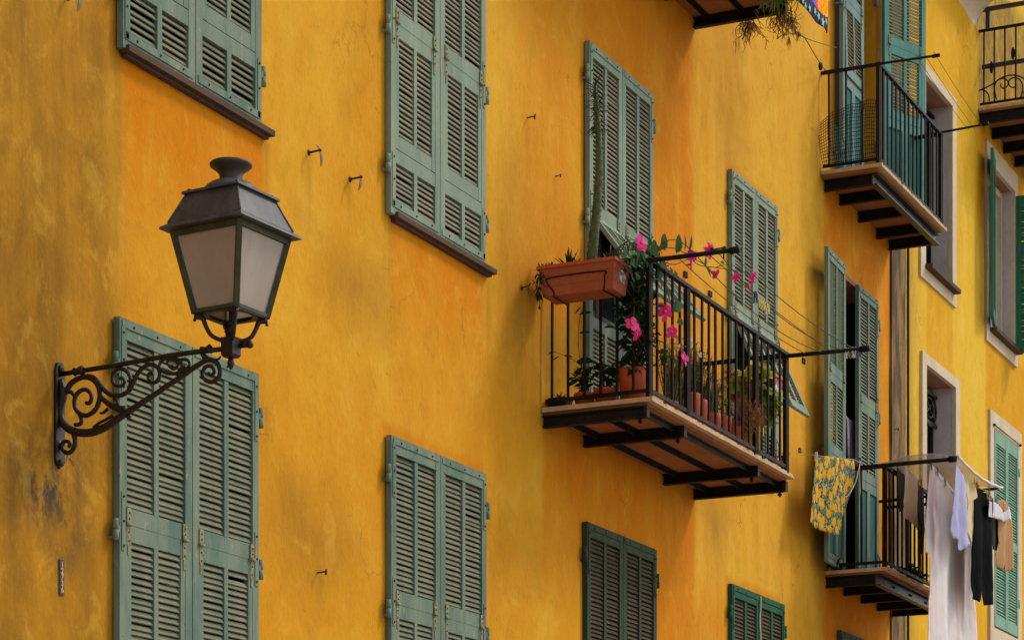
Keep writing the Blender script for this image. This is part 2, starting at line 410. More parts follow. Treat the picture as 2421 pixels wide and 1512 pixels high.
    def build(s, name, mats, parent=None, label=None, cat=None, group=None, kind=None):
        if not isinstance(mats, (list, tuple)): mats = [mats]
        me = bpy.data.meshes.new(name)
        if parent is None:
            a = np.array(s.v); loc = Vector(((a[:, 0].min() + a[:, 0].max()) / 2, (a[:, 1].min() + a[:, 1].max()) / 2, a[:, 2].min()))
        else: loc = rootloc(parent)
        me.from_pydata([(p[0] - loc[0], p[1] - loc[1], p[2] - loc[2]) for p in s.v], [], s.f)
        for k in mats: me.materials.append(M[k] if isinstance(k, str) else k)
        me.polygons.foreach_set("material_index", s.m)
        me.polygons.foreach_set("use_smooth", s.s)
        me.update()
        o = bpy.data.objects.new(name, me); COL.objects.link(o)
        if parent is None: o.location = loc
        else: o.parent = parent
        tag(o, label, cat, group, kind)
        return o
def tag(o, label=None, cat=None, group=None, kind=None):
    if label: o["label"] = label
    if cat: o["category"] = cat
    if group: o["group"] = group
    if kind: o["kind"] = kind
def thing(name, loc, label, cat, group=None):
    o = bpy.data.objects.new(name, None); COL.objects.link(o); o.location = loc
    o.empty_display_size = .2
    tag(o, label, cat, group); return o
def copy_tree(o, parent=None):
    c = o.copy(); COL.objects.link(c)
    if parent: c.parent = parent
    for ch in list(o.children): copy_tree(ch, c)
    return c
def wallT(x0, off): return lambda a, n, z: (x0 + a, -(off + n), z)
def lineT(p, q):                      # plan points (x, off): a runs from p to q, n points to the street side
    d = Vector((q[0] - p[0], -(q[1] - p[1]))).normalized(); nn = Vector((d.y, -d.x))
    if nn.y > 0: nn = -nn
    return lambda a, n, z: (p[0] + d.x * a + nn.x * n, -p[1] + d.y * a + nn.y * n, z)

# ================================================================ SETTING
b = MB(); b.box(-60, 90, -70, 12, -.3, 0); st = b.build("street", 'street', kind="structure")

# ================================================================ HOUSES
XB = X(2104)                                # where the two houses meet
house = thing("house", (X(1000), 0, 0), "ochre plastered town house with faded green louvred shutters and plant balcony", "house", "houses along the street")
yhouse = thing("house", (X(2250), 0, 0), "yellow plastered house with cream window surrounds beyond the bare grey strip", "house", "houses along the street")

def rect(x, z, x0, x1, z0, z1, sx=.05, st_=.05, sb=.5):
    f = lambda e: np.clip(e, 0, 1)
    g = lambda e: e * e * (3 - 2 * e)
    return g(f((x - x0) / sx + .5)) * g(f((x1 - x) / sx + .5)) * g(f((z1 - z) / st_ + .5)) * g(f((z - z0) / sb))
def blob(x, z, cx, cz, rx, rz):
    return np.clip(1.15 - np.sqrt(((x - cx) / rx) ** 2 + ((z - cz) / rz) ** 2), 0, 1)
def facade(name, parent, mat, x0, x1, z0, z1, holes, masks, step=.06, depth=7.):
    xs = set(np.round(np.arange(x0, x1, step), 4)) | {x1}
    zs = set(np.round(np.arange(z0, z1, step), 4)) | {z1}
    for h in holes: xs |= {h[0], h[1]}; zs |= {h[2], h[3]}
    def clean(v):
        v = sorted(v); keep = set()
        for h in holes: keep |= set(h[:4])
        out = [v[0]]
        for a in v[1:]:
            if a - out[-1] < .012:
                if a in keep: out[-1] = a
                continue
            out.append(a)
        return np.array(out)
    xs, zs = clean(xs), clean(zs)
    nx, nz = len(xs), len(zs)
    gx, gz = np.meshgrid(xs, zs, indexing='ij')
    gy = np.zeros_like(gx)
    for i in range(nx):
        for j in range(0, nz):
            gy[i, j] = .010 * noise.noise((xs[i] * .9, zs[j] * .5, 3.)) + .004 * noise.noise((xs[i] * 3.1, zs[j] * 2.1, 9.))
    verts = np.stack([gx, gy, gz], -1).reshape(-1, 3)
    faces, mi = [], []
    cx, cz = (xs[:-1] + xs[1:]) / 2, (zs[:-1] + zs[1:]) / 2
    solid = np.ones((nx - 1, nz - 1), bool)
    for h in holes:
        solid &= ~(((cx > h[0]) & (cx < h[1]))[:, None] & ((cz > h[2]) & (cz < h[3]))[None, :])
    for i in range(nx - 1):
        for j in range(nz - 1):
            if solid[i, j]: faces.append((i * nz + j, (i + 1) * nz + j, (i + 1) * nz + j + 1, i * nz + j + 1)); mi.append(0)
    V = [tuple(p) for p in verts]
    def q(ps, m):
        o = len(V); V.extend(ps); faces.append(tuple(range(o, o + len(ps)))); mi.append(m)
    for h in holes:
        a, bb, c, d, dp = h[:5]; y = .012
        mj, mt, mb = h[5] if len(h) > 5 else (1, 1, 1)
        e = -.012
        q([(a, e, c), (a, e, d), (a, dp, d), (a, dp, c)], mj); q([(bb, e, c), (bb, dp, c), (bb, dp, d), (bb, e, d)], mj)
        q([(a, e, d), (bb, e, d), (bb, dp, d), (a, dp, d)], mt); q([(a, e, c), (a, dp, c), (bb, dp, c), (bb, e, c)], mj)
        q([(a, dp, c), (a, dp, d), (bb, dp, d), (bb, dp, c)], mb)
    q([(x0, 0, z0), (x0, 0, z1), (x0, depth, z1), (x0, depth, z0)], 0); q([(x1, 0, z0), (x1, depth, z0), (x1, depth, z1), (x1, 0, z1)], 0)
    q([(x0, 0, z1), (x1, 0, z1), (x1, depth, z1), (x0, depth, z1)], 0); q([(x0, depth, z0), (x0, depth, z1), (x1, depth, z1), (x1, depth, z0)], 0)
    loc = rootloc(parent)
    me = bpy.data.meshes.new(name)
    me.from_pydata([(p[0] - loc[0], p[1] - loc[1], p[2] - loc[2]) for p in V], [], faces)
    for k in (mat, 'dark', 'lilac', 'rosy', 'ochre'): me.materials.append(M[k])
    me.polygons.foreach_set("material_index", mi)
    me.polygons.foreach_set("use_smooth", [m_ == 0 for m_ in mi])
    n0 = nx * nz
    for key in ("protect", "dirt_shade", "pale", "soot_shade"):
        at_ = me.attributes.new(key, 'FLOAT', 'POINT')
        val = np.zeros(len(V)); val[:n0] = np.clip(masks(key, gx, gz), 0, 1).reshape(-1)
        at_.data.foreach_set("value", val.astype(np.float32))
    me.update()
    o = bpy.data.objects.new(name, me); COL.objects.link(o); o.parent = parent
    return o

# ---- layout of the ochre house (metres)
SO = .045                                   # the shutters' street face in front of the wall
W1 = dict(x0=X(291, SO), x1=X(618.5, SO), z0=Z(291, 110, SO), fb=Z(490, 53, SO)); W1['ft'] = W1['fb'] + .79; W1['z1'] = W1['ft'] + 1.15
W2 = dict(x0=X(924.5, SO), x1=X(1148.5, SO), z0=Z(927, 503, SO), fb=Z(1000, 392, SO), ft=Z(990, 92, SO)); W2['z1'] = W2['ft'] + 1.25
W3 = dict(x0=X(283, SO), x1=X(612, SO), z1=Z(286.4, 748, SO), ft=Z(360, 1255, SO)); W3['fb'] = W3['ft'] - .79; W3['z0'] = W3['fb'] - .42
W4 = dict(x0=X(925.5, SO), x1=X(1150, SO), z1=Z(925, 1026.5, SO), ft=Z(990, 1441, SO)); W4['fb'] = W4['ft'] - .79; W4['z0'] = W4['fb'] - .42
FL = zD(.5445)                              # floor of the plant balcony
W5 = dict(x0=X(1394, SO), x1=X(1545, SO), z1=Z(1396.3, 96.6, SO), ft=zD(.7640), fb=zD(.6600), z0=FL + .03)
W6 = dict(x0=X(1731, SO), x1=X(1839.5, SO), z1=Z(1731.6, 399, SO), ft=zD(.7655), fb=zD(.6560), z0=zD(.592))
W8 = dict(x0=X(1389, SO), x1=X(1553, SO), z1=Z(1390, 1232, SO)); W8['ft'] = W8['z1'] - .145 * D; W8['fb'] = W8['ft'] - .79; W8['z0'] = W8['fb'] - .42
W9 = dict(x0=X(1731.5, SO), x1=X(1855.5, SO), z1=Z(1731.5, 1378, SO)); W9['ft'] = W9['z1'] - .145 * D; W9['fb'] = W9['ft'] - .79; W9['z0'] = W9['fb'] - .42
W10 = dict(x0=X(1988.5, SO), x1=X(2072, SO), z1=Z(1988.5, 1488, SO)); W10['ft'] = W10['z1'] - .145 * D; W10['fb'] = W10['ft'] - .79; W10['z0'] = W10['fb'] - .42
DX0, DX1, DXM = 3.091 * D, 3.275 * D, 3.183 * D
FL3, FL2 = zD(.5135), zD(1.0280)            # floors of the laundry balcony and of the balcony above it
D3 = dict(z0=FL3 + .02, z1=zD(.918), ft=zD(.7617), fb=zD(.658))
D2 = dict(z0=FL2 + .02, z1=zD(1.435), ft=zD(1.274), fb=zD(1.172))
def hole(W, dp=.22): return (W['x0'] + .045, W['x1'] - .045, W['z0'] + .03, W['z1'] - .045, dp)
holes = [hole(W) for W in (W1, W2, W3, W4, W5, W6, W8, W9, W10)]
holes.append((DX0, DX1, D3['z0'], D3['z1'], .9, (1, 3, 1)))
holes.append((DX0, DX1, D2['z0'], D2['z1'], .42, (4, 4, 1)))
BX0, BX1 = X(1283), X(1639)
P2X0, P2X1 = X(1947), X(2104)
def masks1(key, x, z):
    r = np.zeros_like(x)
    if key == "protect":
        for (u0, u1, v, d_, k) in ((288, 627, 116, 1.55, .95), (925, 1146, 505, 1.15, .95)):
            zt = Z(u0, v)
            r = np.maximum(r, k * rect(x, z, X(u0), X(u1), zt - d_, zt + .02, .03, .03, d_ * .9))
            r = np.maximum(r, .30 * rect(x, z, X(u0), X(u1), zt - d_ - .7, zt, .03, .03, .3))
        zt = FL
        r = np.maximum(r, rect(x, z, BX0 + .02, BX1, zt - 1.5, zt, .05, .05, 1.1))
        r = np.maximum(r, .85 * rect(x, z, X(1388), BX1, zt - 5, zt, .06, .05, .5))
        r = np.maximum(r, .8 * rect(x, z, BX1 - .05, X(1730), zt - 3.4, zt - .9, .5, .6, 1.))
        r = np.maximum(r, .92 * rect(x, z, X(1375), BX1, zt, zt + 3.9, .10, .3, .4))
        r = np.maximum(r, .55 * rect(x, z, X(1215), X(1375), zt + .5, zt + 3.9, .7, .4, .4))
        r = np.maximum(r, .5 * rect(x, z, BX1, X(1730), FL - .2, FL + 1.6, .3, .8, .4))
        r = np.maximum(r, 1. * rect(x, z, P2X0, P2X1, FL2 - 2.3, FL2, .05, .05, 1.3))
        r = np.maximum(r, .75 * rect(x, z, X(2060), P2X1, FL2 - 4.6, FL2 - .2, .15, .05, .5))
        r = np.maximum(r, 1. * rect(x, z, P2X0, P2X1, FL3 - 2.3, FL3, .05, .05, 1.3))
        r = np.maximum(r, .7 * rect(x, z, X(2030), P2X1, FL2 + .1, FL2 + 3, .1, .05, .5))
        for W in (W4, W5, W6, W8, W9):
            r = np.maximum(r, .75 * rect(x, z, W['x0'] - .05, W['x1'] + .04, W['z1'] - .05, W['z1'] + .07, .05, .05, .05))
    if key == "dirt_shade":
        r = np.maximum(r, 1.05 * rect(x, z, -9, X(275), -9, 99, .5, 1, 1))  # browner, darker tone over the left end of the wall
        r = np.maximum(r, .55 * rect(x, z, -9, X(60), -9, 99, 1.2, 1, 1))  # tone for the outermost left end
        r = np.maximum(r, .75 * blob(x, z, X(95), Z(95, 1140), .9, .9))
        r = np.maximum(r, .9 * blob(x, z, X(1950), Z(1950, 1310), .38, .9))
        r = np.maximum(r, .65 * blob(x, z, X(1300), Z(1300, 820), .25, .75))  # dark patch by the planter box, its shade put into the colour
        r = np.maximum(r, .6 * blob(x, z, X(1235), Z(1235, 690), .35, .9))
        r = np.maximum(r, .55 * blob(x, z, X(850), Z(850, 690), .6, .35))
        r = np.maximum(r, .6 * blob(x, z, X(730), Z(730, 1260), .7, .4))
        r = np.maximum(r, .5 * blob(x, z, X(1690), Z(1690, 1240), .35, .5))
        r = np.maximum(r, .4 * blob(x, z, X(1730), Z(1730, 250), .5, 1.2))
        r = np.maximum(r, .6 * rect(x, z, X(285) - .10, X(287), Z(285, 760), Z(285, 118), .06, .05, .3))  # dark side of the bulge under the left sill, drawn in colour
        r = np.maximum(r, .6 * rect(x, z, X(1152), X(1168), Z(1152, 760), Z(1152, 655), .05, .05, .5))  # dark side of the bulge under the middle sill, drawn in colour
        for (u, v, L_, k) in ((730, 372, .5, .7), (828, 436, .6, .6), (750, 1360, .35, .9), (1246, 285, .6, .6), (1312, 420, .9, .5), (1233, 690, .5, .6), (625, 335, 1.1, .8), (283, 128, 1.6, .9), (1153, 662, .9, .8), (922, 512, 1.2, .7), (625, 965, .7, .5), (1158, 1190, .6, .5), (280, 828, .5, .5), (1640, 1182, .8, .7), (1381, 1050, .5, .5), (1568, 1145, .5, .6)):
            cx, cz = X(u), Z(u, v); r = np.maximum(r, k * rect(x, z, cx - .03, cx + .03, cz - L_, cz + .02, .05, .05, L_))
    if key == "pale":
        for (u, v, L_, k) in ((40, 0, .55, 1.), (55, 260, .5, .7), (205, 60, .5, .5), (1560, 700, .6, .3)):
            cx, cz = X(u), Z(u, v); r = np.maximum(r, k * rect(x, z, cx - .012, cx + .012, cz - L_, cz + .5, .03, .3, .3))
        r = np.maximum(r, .6 * rect(x, z, X(1642), X(1945), -9, 99, .3, 1, 1))
        r = np.maximum(r, .55 * rect(x, z, X(1150), X(1275), Z(1200, 800), 99, .3, 1, 1))
        r = np.maximum(r, .9 * rect(x, z, X(286), X(292), Z(288, 750), Z(288, 118), .06, .05, .3))  # pale side of the bulge under the left sill, drawn in colour
        r = np.maximum(r, .8 * rect(x, z, X(1141), X(1150), Z(1145, 900), Z(1145, 660), .06, .05, .3))  # pale side of the bulge under the middle sill, drawn in colour
        r = np.maximum(r, .7 * rect(x, z, X(1636), X(1647), FL + .5, 99, .05, .05, .4))  # upright plaster ridge drawn as a pale line
        r = np.maximum(r, .8 * blob(x, z, X(1690), Z(1690, 330), .35, .7))
    if key == "soot_shade":
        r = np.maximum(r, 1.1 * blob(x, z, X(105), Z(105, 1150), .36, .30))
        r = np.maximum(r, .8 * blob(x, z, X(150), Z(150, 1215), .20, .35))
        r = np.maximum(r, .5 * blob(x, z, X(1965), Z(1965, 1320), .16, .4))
        r = np.maximum(r, .45 * rect(x, z, X(122), X(134), Z(130, 1115), Z(130, 850), .05, .05, .05))  # darker strip down the left edge of the lamp's wall plate
    return r
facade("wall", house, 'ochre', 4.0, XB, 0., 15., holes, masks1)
b = MB(); b.box(XB, X(2135), .02, -.022, 0, 15.); b.build("bare_strip", 'bare', house, "bare grey strip of stained render")

# ---------------------------------------------------------------- shutters
PITCH, SLW, SLT = .0325, .0305, R(31)
def slats(mb, T, a0, a1, z0, z1, n_mid, m, rev=False):
    k = int((z1 - z0) / PITCH)
    if k < 1: return
    p = (z1 - z0) / k
    dn, dz = SLW / 2 * math.sin(SLT), SLW / 2 * math.cos(SLT)
    tn, tz = .0035 * math.cos(SLT), .0035 * math.sin(SLT)
    sg = -1 if rev else 1
    for i in range(k):
        zc = z0 + p * (i + .5); j = random.gauss(0, .0012); jt = random.gauss(0, .0017)
        if random.random() < .012: jt -= .007
        cs = []
        for a in (a0, a1):
            cs.append([T(a, n_mid + sg * (dn + tn) + j, zc - dz + tz + jt), T(a, n_mid + sg * (dn - tn) + j, zc - dz - tz + jt),
                       T(a, n_mid - sg * (dn + tn) + j, zc + dz - tz + jt), T(a, n_mid - sg * (dn - tn) + j, zc + dz + tz + jt)])
        (p0, p1, p2, p3), (q0, q1, q2, q3) = cs
        mb.add([p0, p1, p2, p3, q0, q1, q2, q3], [(0, 1, 2, 3), (7, 6, 5, 4), (0, 4, 5, 1), (1, 5, 6, 2), (2, 6, 7, 3), (3, 7, 4, 0)], m)
def louvre_panel(mb, T, a0, a1, z0, z1, th, m_f, m_s, rev=False, mull=.042):
    am = (a0 + a1) / 2
    mb.tbox(T, am - mull / 2, am + mull / 2, .004, th - .001, z0, z1, m_f)
    for (p, q) in ((a0, am - mull / 2), (am + mull / 2, a1)):
        slats(mb, T, p, q, z0 + .004, z1 - .004, th / 2, m_s, rev)
def strap(mb, T, side, w_, z, up, th):
    # an iron corner strap with bolts; side -1 at the left stile, +1 at the right
    a = .030 if side < 0 else w_ - .030
    mb.tbox(T, a - .016, a + .016, th, th + .005, min(z, z + up), max(z, z + up), 0)
    for k in (.08, .5, .92):
        c = Vector(T(a, th + .006, z + up * k))
        mb.ball(c, .007, 2, 6)
def flap_mesh(T, w_, h, mats_, th=.03, inset=.055):
    """a louvred flap in its own frame: a along the hinge line, n outwards, z measured down from the hinge (0 to -h)"""
    f = MB(); a0, a1 = inset, w_ - inset
    sw = .052
    f.tbox(T, a0, a0 + sw, 0, th, -h, 0); f.tbox(T, a1 - sw, a1, 0, th, -h, 0)
    f.tbox(T, a0 + sw, a1 - sw, 0, th - .002, -.085, 0); f.tbox(T, a0 + sw, a1 - sw, 0, th - .002, -h, -h + .085)
    louvre_panel(f, T, a0 + sw, a1 - sw, -h + .085, -.085, th, 0, 1, mull=.038)
    return f
def flap_hinges(T, w_, mats_, parent, inset=.055):
    for a in (inset + .022, w_ - inset - .022):
        h = MB()
        h.tbox(T, a - .019, a + .019, .002, .007, .008, .085)
        h.tbox(T, a - .014, a + .014, .002, .007, -.105, -.008)
        h.tbox(T, a - .008, a + .008, .002, .007, -.155, -.105)
        h.tube([T(a - .022, .008, 0), T(a + .022, .008, 0)], .009, 8)
        for z in (.06, .03, -.04, -.085): h.ball(Vector(T(a, .008, z)), .005, 1, 6)
        h.build("flap_hinge", ['rusty', 'bolt'], parent)
def shutter(parent, T, w_, z0, z1, ft, fb, mats_, side, name="shutter", label=None, flap_open=0., rev=False, flap_vis=True, solid_low=False, top=.105, hinges=True, low_z=None, flat_low=None):
    """one leaf; side -1 hinged at its left edge, +1 at its right, 0 no wall hinges"""
    th = .038; m = MB(); sw = .064
    m.tbox(T, 0, sw, 0, th, z0, z1); m.tbox(T, w_ - sw, w_, 0, th, z0, z1)
    m.tbox(T, sw, w_ - sw, 0, th - .002, z1 - top, z1)
    m.tbox(T, sw, w_ - sw, 0, th - .002, ft, ft + .085)
    m.tbox(T, sw, w_ - sw, 0, th - .002, z0, z0 + .088)
    louvre_panel(m, T, sw, w_ - sw, ft + .085, z1 - top, th, 0, 1, rev)
    if solid_low:
        m.tbox(T, sw, w_ - sw, 0, th - .002, fb - .09, fb)
        am = w_ / 2
        m.tbox(T, am - .045, am + .045, 0, th - .002, z0 + .10, fb - .09)
        m.tbox(T, sw, am - .045, .010, th - .016, z0 + .10, fb - .09, 3); m.tbox(T, am + .045, w_ - sw, .010, th - .016, z0 + .10, fb - .09, 3)
    else:
        m.tbox(T, sw, w_ - sw, 0, th - .002, fb - .085, fb)
        louvre_panel(m, T, sw, w_ - sw, z0 + .088, fb - .085, th, 0, 1, rev)
    # moulding line on the top rail, iron corner straps
    m.tbox(T, .045, w_ - .045, th - .001, th + .004, z1 - top - .004, z1 - top + .006)
    m.tbox(T, .02, w_ - .02, th + .0005, th + .005, z0 + .045, z0 + .085)
    m.tbox(T, .02, w_ - .02, th + .0005, th + .005, z1 - .05, z1 - .016)
    for k in (.18, .5, .82):
        m.ball(Vector(T(w_ * k, th + .006, z0 + .065)), .007, 2, 6); m.ball(Vector(T(w_ * k, th + .006, z1 - .033)), .007, 2, 6)
    if side:
        for (z, up) in ((z1 - .05, -.33), (ft + .16, -.30), (z0 + .05, .33)): strap(m, T, side, w_, z, up, th)
    o = m.build(name, list(mats_[:2]) + ['bolt', mats_[2] if len(mats_) > 2 else mats_[0]], parent, label)
    h = ft - fb - .006
    if flap_vis:
        ca, sa = math.cos(flap_open), math.sin(flap_open)
        def FT(a, n, z): return T(a, .006 + n * ca - z * sa, ft + z * ca + n * sa)
        flap_mesh(FT, w_, h, mats_).build("flap", list(mats_[:2]), o)
        TH_ = lambda a, n, z: T(a, th + n if z > -.001 else .034 + n - z * sa, ft + (z if z > 0 else z * ca))
        flap_hinges(TH_, w_, mats_, o)
    if side and hinges:
        for z in (z1 - .24, ft - .04, z0 + .30):
            g = MB(); a = -.028 if side < 0 else w_ + .028; e = 0 if side < 0 else w_
            g.tbox(T, min(a, e), max(a, e), th - .010, th + .002, z - .012, z + .022)
            g.tube([T(a, th - .006, z - .055), T(a, th - .006, z - .002)], .017, 10); g.tube([T(a, th - .006, z + .002), T(a, th - .006, z + .055)], .015, 10)
            g.tube([T(a, -.05, z - .04), T(a, th - .01, z - .04)], .009, 6)
            g.build("hinge", mats_[0], o)
    return o
def window(parent, W, mats_, open_l=0., open_r=0., lab=None, inner=True, gap=.004, lab2=None, **kw):
    xm = (W['x0'] + W['x1']) / 2
    if inner:
        g = MB(); x0, x1, z0, z1 = W['x0'] + .05, W['x1'] - .05, W['z0'] + .04, W['z1'] - .05
        g.box(x0, x1, .19, .20, z0, z1, 0)
        for (p, q) in ((x0, x0 + .06), (xm - .05, xm + .05), (x1 - .06, x1)): g.box(p, q, .15, .188, z0, z1, 1)
        for k in (0, .33, .66, 1): zz = z0 + .04 + (z1 - z0 - .08) * k; g.box(x0 + .06, x1 - .06, .155, .187, zz - .025, zz + .025, 1)
        g.build("window", ['glass', 'greypot'], parent)
    shutter(parent, wallT(W['x0'], SO - .038), xm - W['x0'] - gap, W['z0'], W['z1'], W['ft'], W['fb'], mats_, -1, flap_open=open_l, label=lab, **kw)
    shutter(parent, wallT(xm + gap, SO - .038), W['x1'] - xm - gap, W['z0'], W['z1'], W['ft'], W['fb'], mats_, 1, flap_open=open_r, label=lab2 or lab, **kw)
SILLO = OFF(306, X(281))
def sill(parent, x0, x1, z, out=SILLO, th=.032, mat='slate'):
    m = MB(); m.box(x0, x1, -.001, -out, z - th, z)
    m.box(x0 + .02, x1 - .02, -.001, -out + .03, z - th - .018, z - th - .0005)
    m.build("window_sill", mat, parent)
green = ('green', 'slat'); pale = ('pale_green', 'pale_slat'); dkg = ('dark_green', 'brown_slat'); btl = ('bottle_green', 'brown_slat')
window(house, W1, green); window(house, W3, green); window(house, W2, pale); window(house, W4, green)
window(house, W5, pale, R(37), R(39), lab="faded green shutter with its flap propped open above the plant balcony", lab2="faded green shutter with its flap propped open")
window(house, W6, pale, R(22), R(24), lab="narrow faded shutter with its louvred flap pushed out")
window(house, W8, dkg, lab="dark green shutter with brown slats"); window(house, W9, btl, lab="bottle green shutter with brown slats"); window(house, W10, dkg)
sill(house, X(281), X(627.5), Z(281, 109)); sill(house, X(920), X(1155), Z(920, 503)); sill(house, W6['x0'] - .05, W6['x1'] + .05, W6['z0'])
for W in (W3, W4, W8, W9, W10): sill(house, W['x0'] - .05, W['x1'] + .05, W['z0'])
# a frayed pale rope hanging in the joint of the bottle green shutters
r_ = MB(); xm = (W9['x0'] + W9['x1']) / 2
r_.tube([(xm - .01 + .006 * math.sin(k * 2.1), -SO - .012 - .003 * math.cos(k * 1.3), W9['z1'] - .02 - k * .09) for k in range(12)], .007, 6, sub=3)
r_.build("rope", 'cord', label="frayed pale rope hanging down the middle of the bottle green shutters", cat="rope")

# ---------------------------------------------------------------- the two balcony doors
def door_frame(parent, zz0, zz1, dp, solid, m_frame='dark'):
    g = MB(); y = dp - .06
    for (p, q) in ((DX0 + .01, DX0 + .08), (DXM - .04, DXM + .04), (DX1 - .08, DX1 - .01)): g.box(p, q, y, y + .05, zz0, zz1, 0)
    g.box(DX0 + .08, DXM - .04, y + .01, y + .04, zz0, zz0 + .9, 0); g.box(DXM + .04, DX1 - .08, y + .01, y + .04, zz0, zz0 + .9, 0)
    g.box(DX0 + .08, DXM - .04, y + .02, y + .03, zz0 + .9, zz1, 1); g.box(DXM + .04, DX1 - .08, y + .02, y + .03, zz0 + .9, zz1, 1)
    g.build("balcony_door", [solid, 'glass'], parent)
door_frame(house, D3['z0'], D3['z1'], .85, m_frame='dark', solid='dark'); door_frame(house, D2['z0'], D2['z1'], .36, 'teal_solid')
lw = DX1 - DXM - .005
shutter(house, wallT(DXM + .005, SO - .038), lw, D3['z0'], D3['z1'], D3['ft'], D3['fb'], ('green', 'slat', 'teal_solid'), 1, solid_low=True, label="green shutter closed over the right half of the balcony door, solid teal panels below")
pf, ph = (2.997 * D, .0185 * D), (3.0905 * D, .0128 * D)
shutter(house, lineT(pf, ph), lw, D3['z0'], D3['z1'], D3['ft'], D3['fb'], ('green', 'teal_slat', 'teal_solid'), 0, rev=True, solid_low=True, label="green shutter folded back flat against the wall beside the dark doorway")
shutter(house, wallT(DX0, .0085 * D), lw, D2['z0'], D2['z1'], D2['ft'], D2['fb'], ('grey_teal', 'slat', 'teal_solid'), -1, solid_low=True, flap_open=R(1.5), label="bleached teal shutter leaf closed beside the open half of the upper balcony door")
shutter(house, lineT((3.275 * D, .0105 * D), (3.362 * D, .0455 * D)), lw, D2['z0'], D2['z1'], D2['ft'], D2['fb'], ('teal', 'teal_slat', 'teal_solid'), 0, solid_low=True, label="teal shutter leaf swung open past the corner post of the upper balcony")
for z in (D2['ft'] + .42, D2['fb'] - .30):
    g = MB(); g.tube([(3.272 * D, -.035, z - .06), (3.272 * D, -.035, z + .06)], .018, 8); g.tube([(3.272 * D, .0, z - .03), (3.272 * D, -.035, z - .03)], .010, 6); g.build("hinge", 'grey_teal', house)
# lintel strip of bare brick-red render over the laundry balcony door
g = MB(); g.box(DX0 - .02, DX1 + .02, -.001, -.008, D3['z1'] - .02, D3['z1'] + .03); g.build("lintel_strip", 'rosy', house)

# ---------------------------------------------------------------- balconies
def balcony(parent, x0, x1, dep, zf, H, n_side, n_front, posts, beams, longi=(), channel=False, label=None, left_only=False, rail_r=True, front=True, slab_mat='marble', over=.06, bh=.085):
    s = MB(); xa, xb = x0 - .02, x1 + over; N = 150
    def edge(k, top):
        p = Vector((xa + (xb - xa) * k / N, 0, 0)); q = p.x * 9
        chip = max(0, noise.noise((q * 1.7, 7.1, zf)) - .25) * .030
        return (p.x, -dep + .003 * noise.noise((q * 3, 1.3 + top, zf)) + (chip if top else .0), (zf - chip * .8 if top else zf - .032) + .0025 * noise.noise((q * 4, 4.2, zf + top)))
    for k in range(N):
        a, b_ = edge(k, 1), edge(k + 1, 1); c_, d_ = edge(k, 0), edge(k + 1, 0)
        s.add([(a[0], -.002, zf), (b_[0], -.002, zf), b_, a, (c_[0], -.002, zf - .032), (d_[0], -.002, zf - .032), d_, c_], [(0, 3, 2, 1), (3, 7, 6, 2), (4, 5, 6, 7)] + ([(0, 4, 7, 3)] if k == 0 else []) + ([(1, 2, 6, 5)] if k == N - 1 else []))
    root = s.build("balcony", slab_mat, parent, label)
    g = MB(); g.box(x0 + .01, x1 + .01, -.004, -dep + .05, zf - .052, zf - .034); g.build("soffit", 'soffit', root)
    zt = zf - .0535
    for bx in beams:
        g = MB(); bw = .052; e = dep - (.13 if channel else .075)
        g.box(bx - bw / 2, bx + bw / 2, -.003, -e, zt - .012, zt)
        g.box(bx - .008, bx + .008, -.004, -e + .002, zt - bh + .012, zt - .0125)
        g.box(bx - bw / 2, bx + bw / 2, -.003, -e, zt - bh, zt - bh + .0115)
        if not channel:
            g.box(bx - .026, bx + .026, -e - .001, -e - .03, zt - bh + .004, zt - .002)
            g.tube([(bx, -e + .03, zt - bh - .001), (bx, -e + .03, zt - bh - .035)], .010, 6); g.tube([(bx, -e + .03, zt - bh - .012), (bx, -e + .03, zt - bh - .024)], .019, 6)
        g.build("beam", 'iron', root)
    for o in longi:
        g = MB(); g.box(beams[0] + .03, beams[-1] - .03, -o + .022, -o - .022, zt - .010, zt - .001); g.box(beams[0] + .03, beams[-1] - .03, -o + .005, -o - .005, zt - .040, zt - .0105)
        g.build("joist", 'iron', root)
    if channel:
        g = MB(); o = dep - .10
        g.box(beams[0] - .03, beams[-1] + .03, -o + .03, -o - .03, zt - .010, zt - .0005); g.box(beams[0] - .03, beams[-1] + .03, -o + .03, -o + .018, zt - bh - .012, zt - .0105)
        g.box(beams[0] - .03, beams[-1] + .03, -o + .0175, -o - .03, zt - bh - .012, zt - bh)
        for bx in beams[1:-1]:
            g.ball((bx - .02, -o + .016, zt - bh * .5), .013, 0, 6); g.ball((bx + .03, -o + .016, zt - bh * .5), .013, 0, 6)
        g.build("edge_channel", 'lampiron', root)
    xl, xr, o = x0 + .035, x1 - .01, dep - .045
    zt, zb = zf + H, zf + .055
    def bal(p, thick=.015, nm="baluster"):
        k = MB(); j = random.uniform(-.004, .004)
        k.bar((p[0], p[1], zb - .05 if nm == "post" else zb), (p[0] + j * .4, p[1] + j, zt - .012), thick, thick); k.build(nm, 'iron', root)
    for (xx, on) in ((xl, True), (xr, rail_r)):
        if not on: continue
        g = MB(); g.bar((xx, .02, zt), (xx, -o - .02, zt), .036, .024); g.build("side_rail", 'iron', root); g = MB(); g.bar((xx, -.01, zb), (xx, -o, zb), .014, .026); g.build("bottom_rail", 'iron', root)
        for k in range(n_side): bal((xx, -o * (k + .45) / (n_side + .4), 0))
    if front:
        g = MB(); g.bar((xl - .02, -o, zt + .002), (xr + .02, -o, zt + .002), .040, .026); g.build("front_rail", 'iron', root); g = MB(); g.bar((xl, -o, zb + .002), (xr, -o, zb + .002), .014, .028); g.build("bottom_rail", 'iron', root)
        for k in range(n_front + 1):
            bal((xl + (xr - xl) * k / n_front, -o), .036 if k in posts else .015, "post" if k in posts else "baluster")
    return root, xl, xr, o, zt
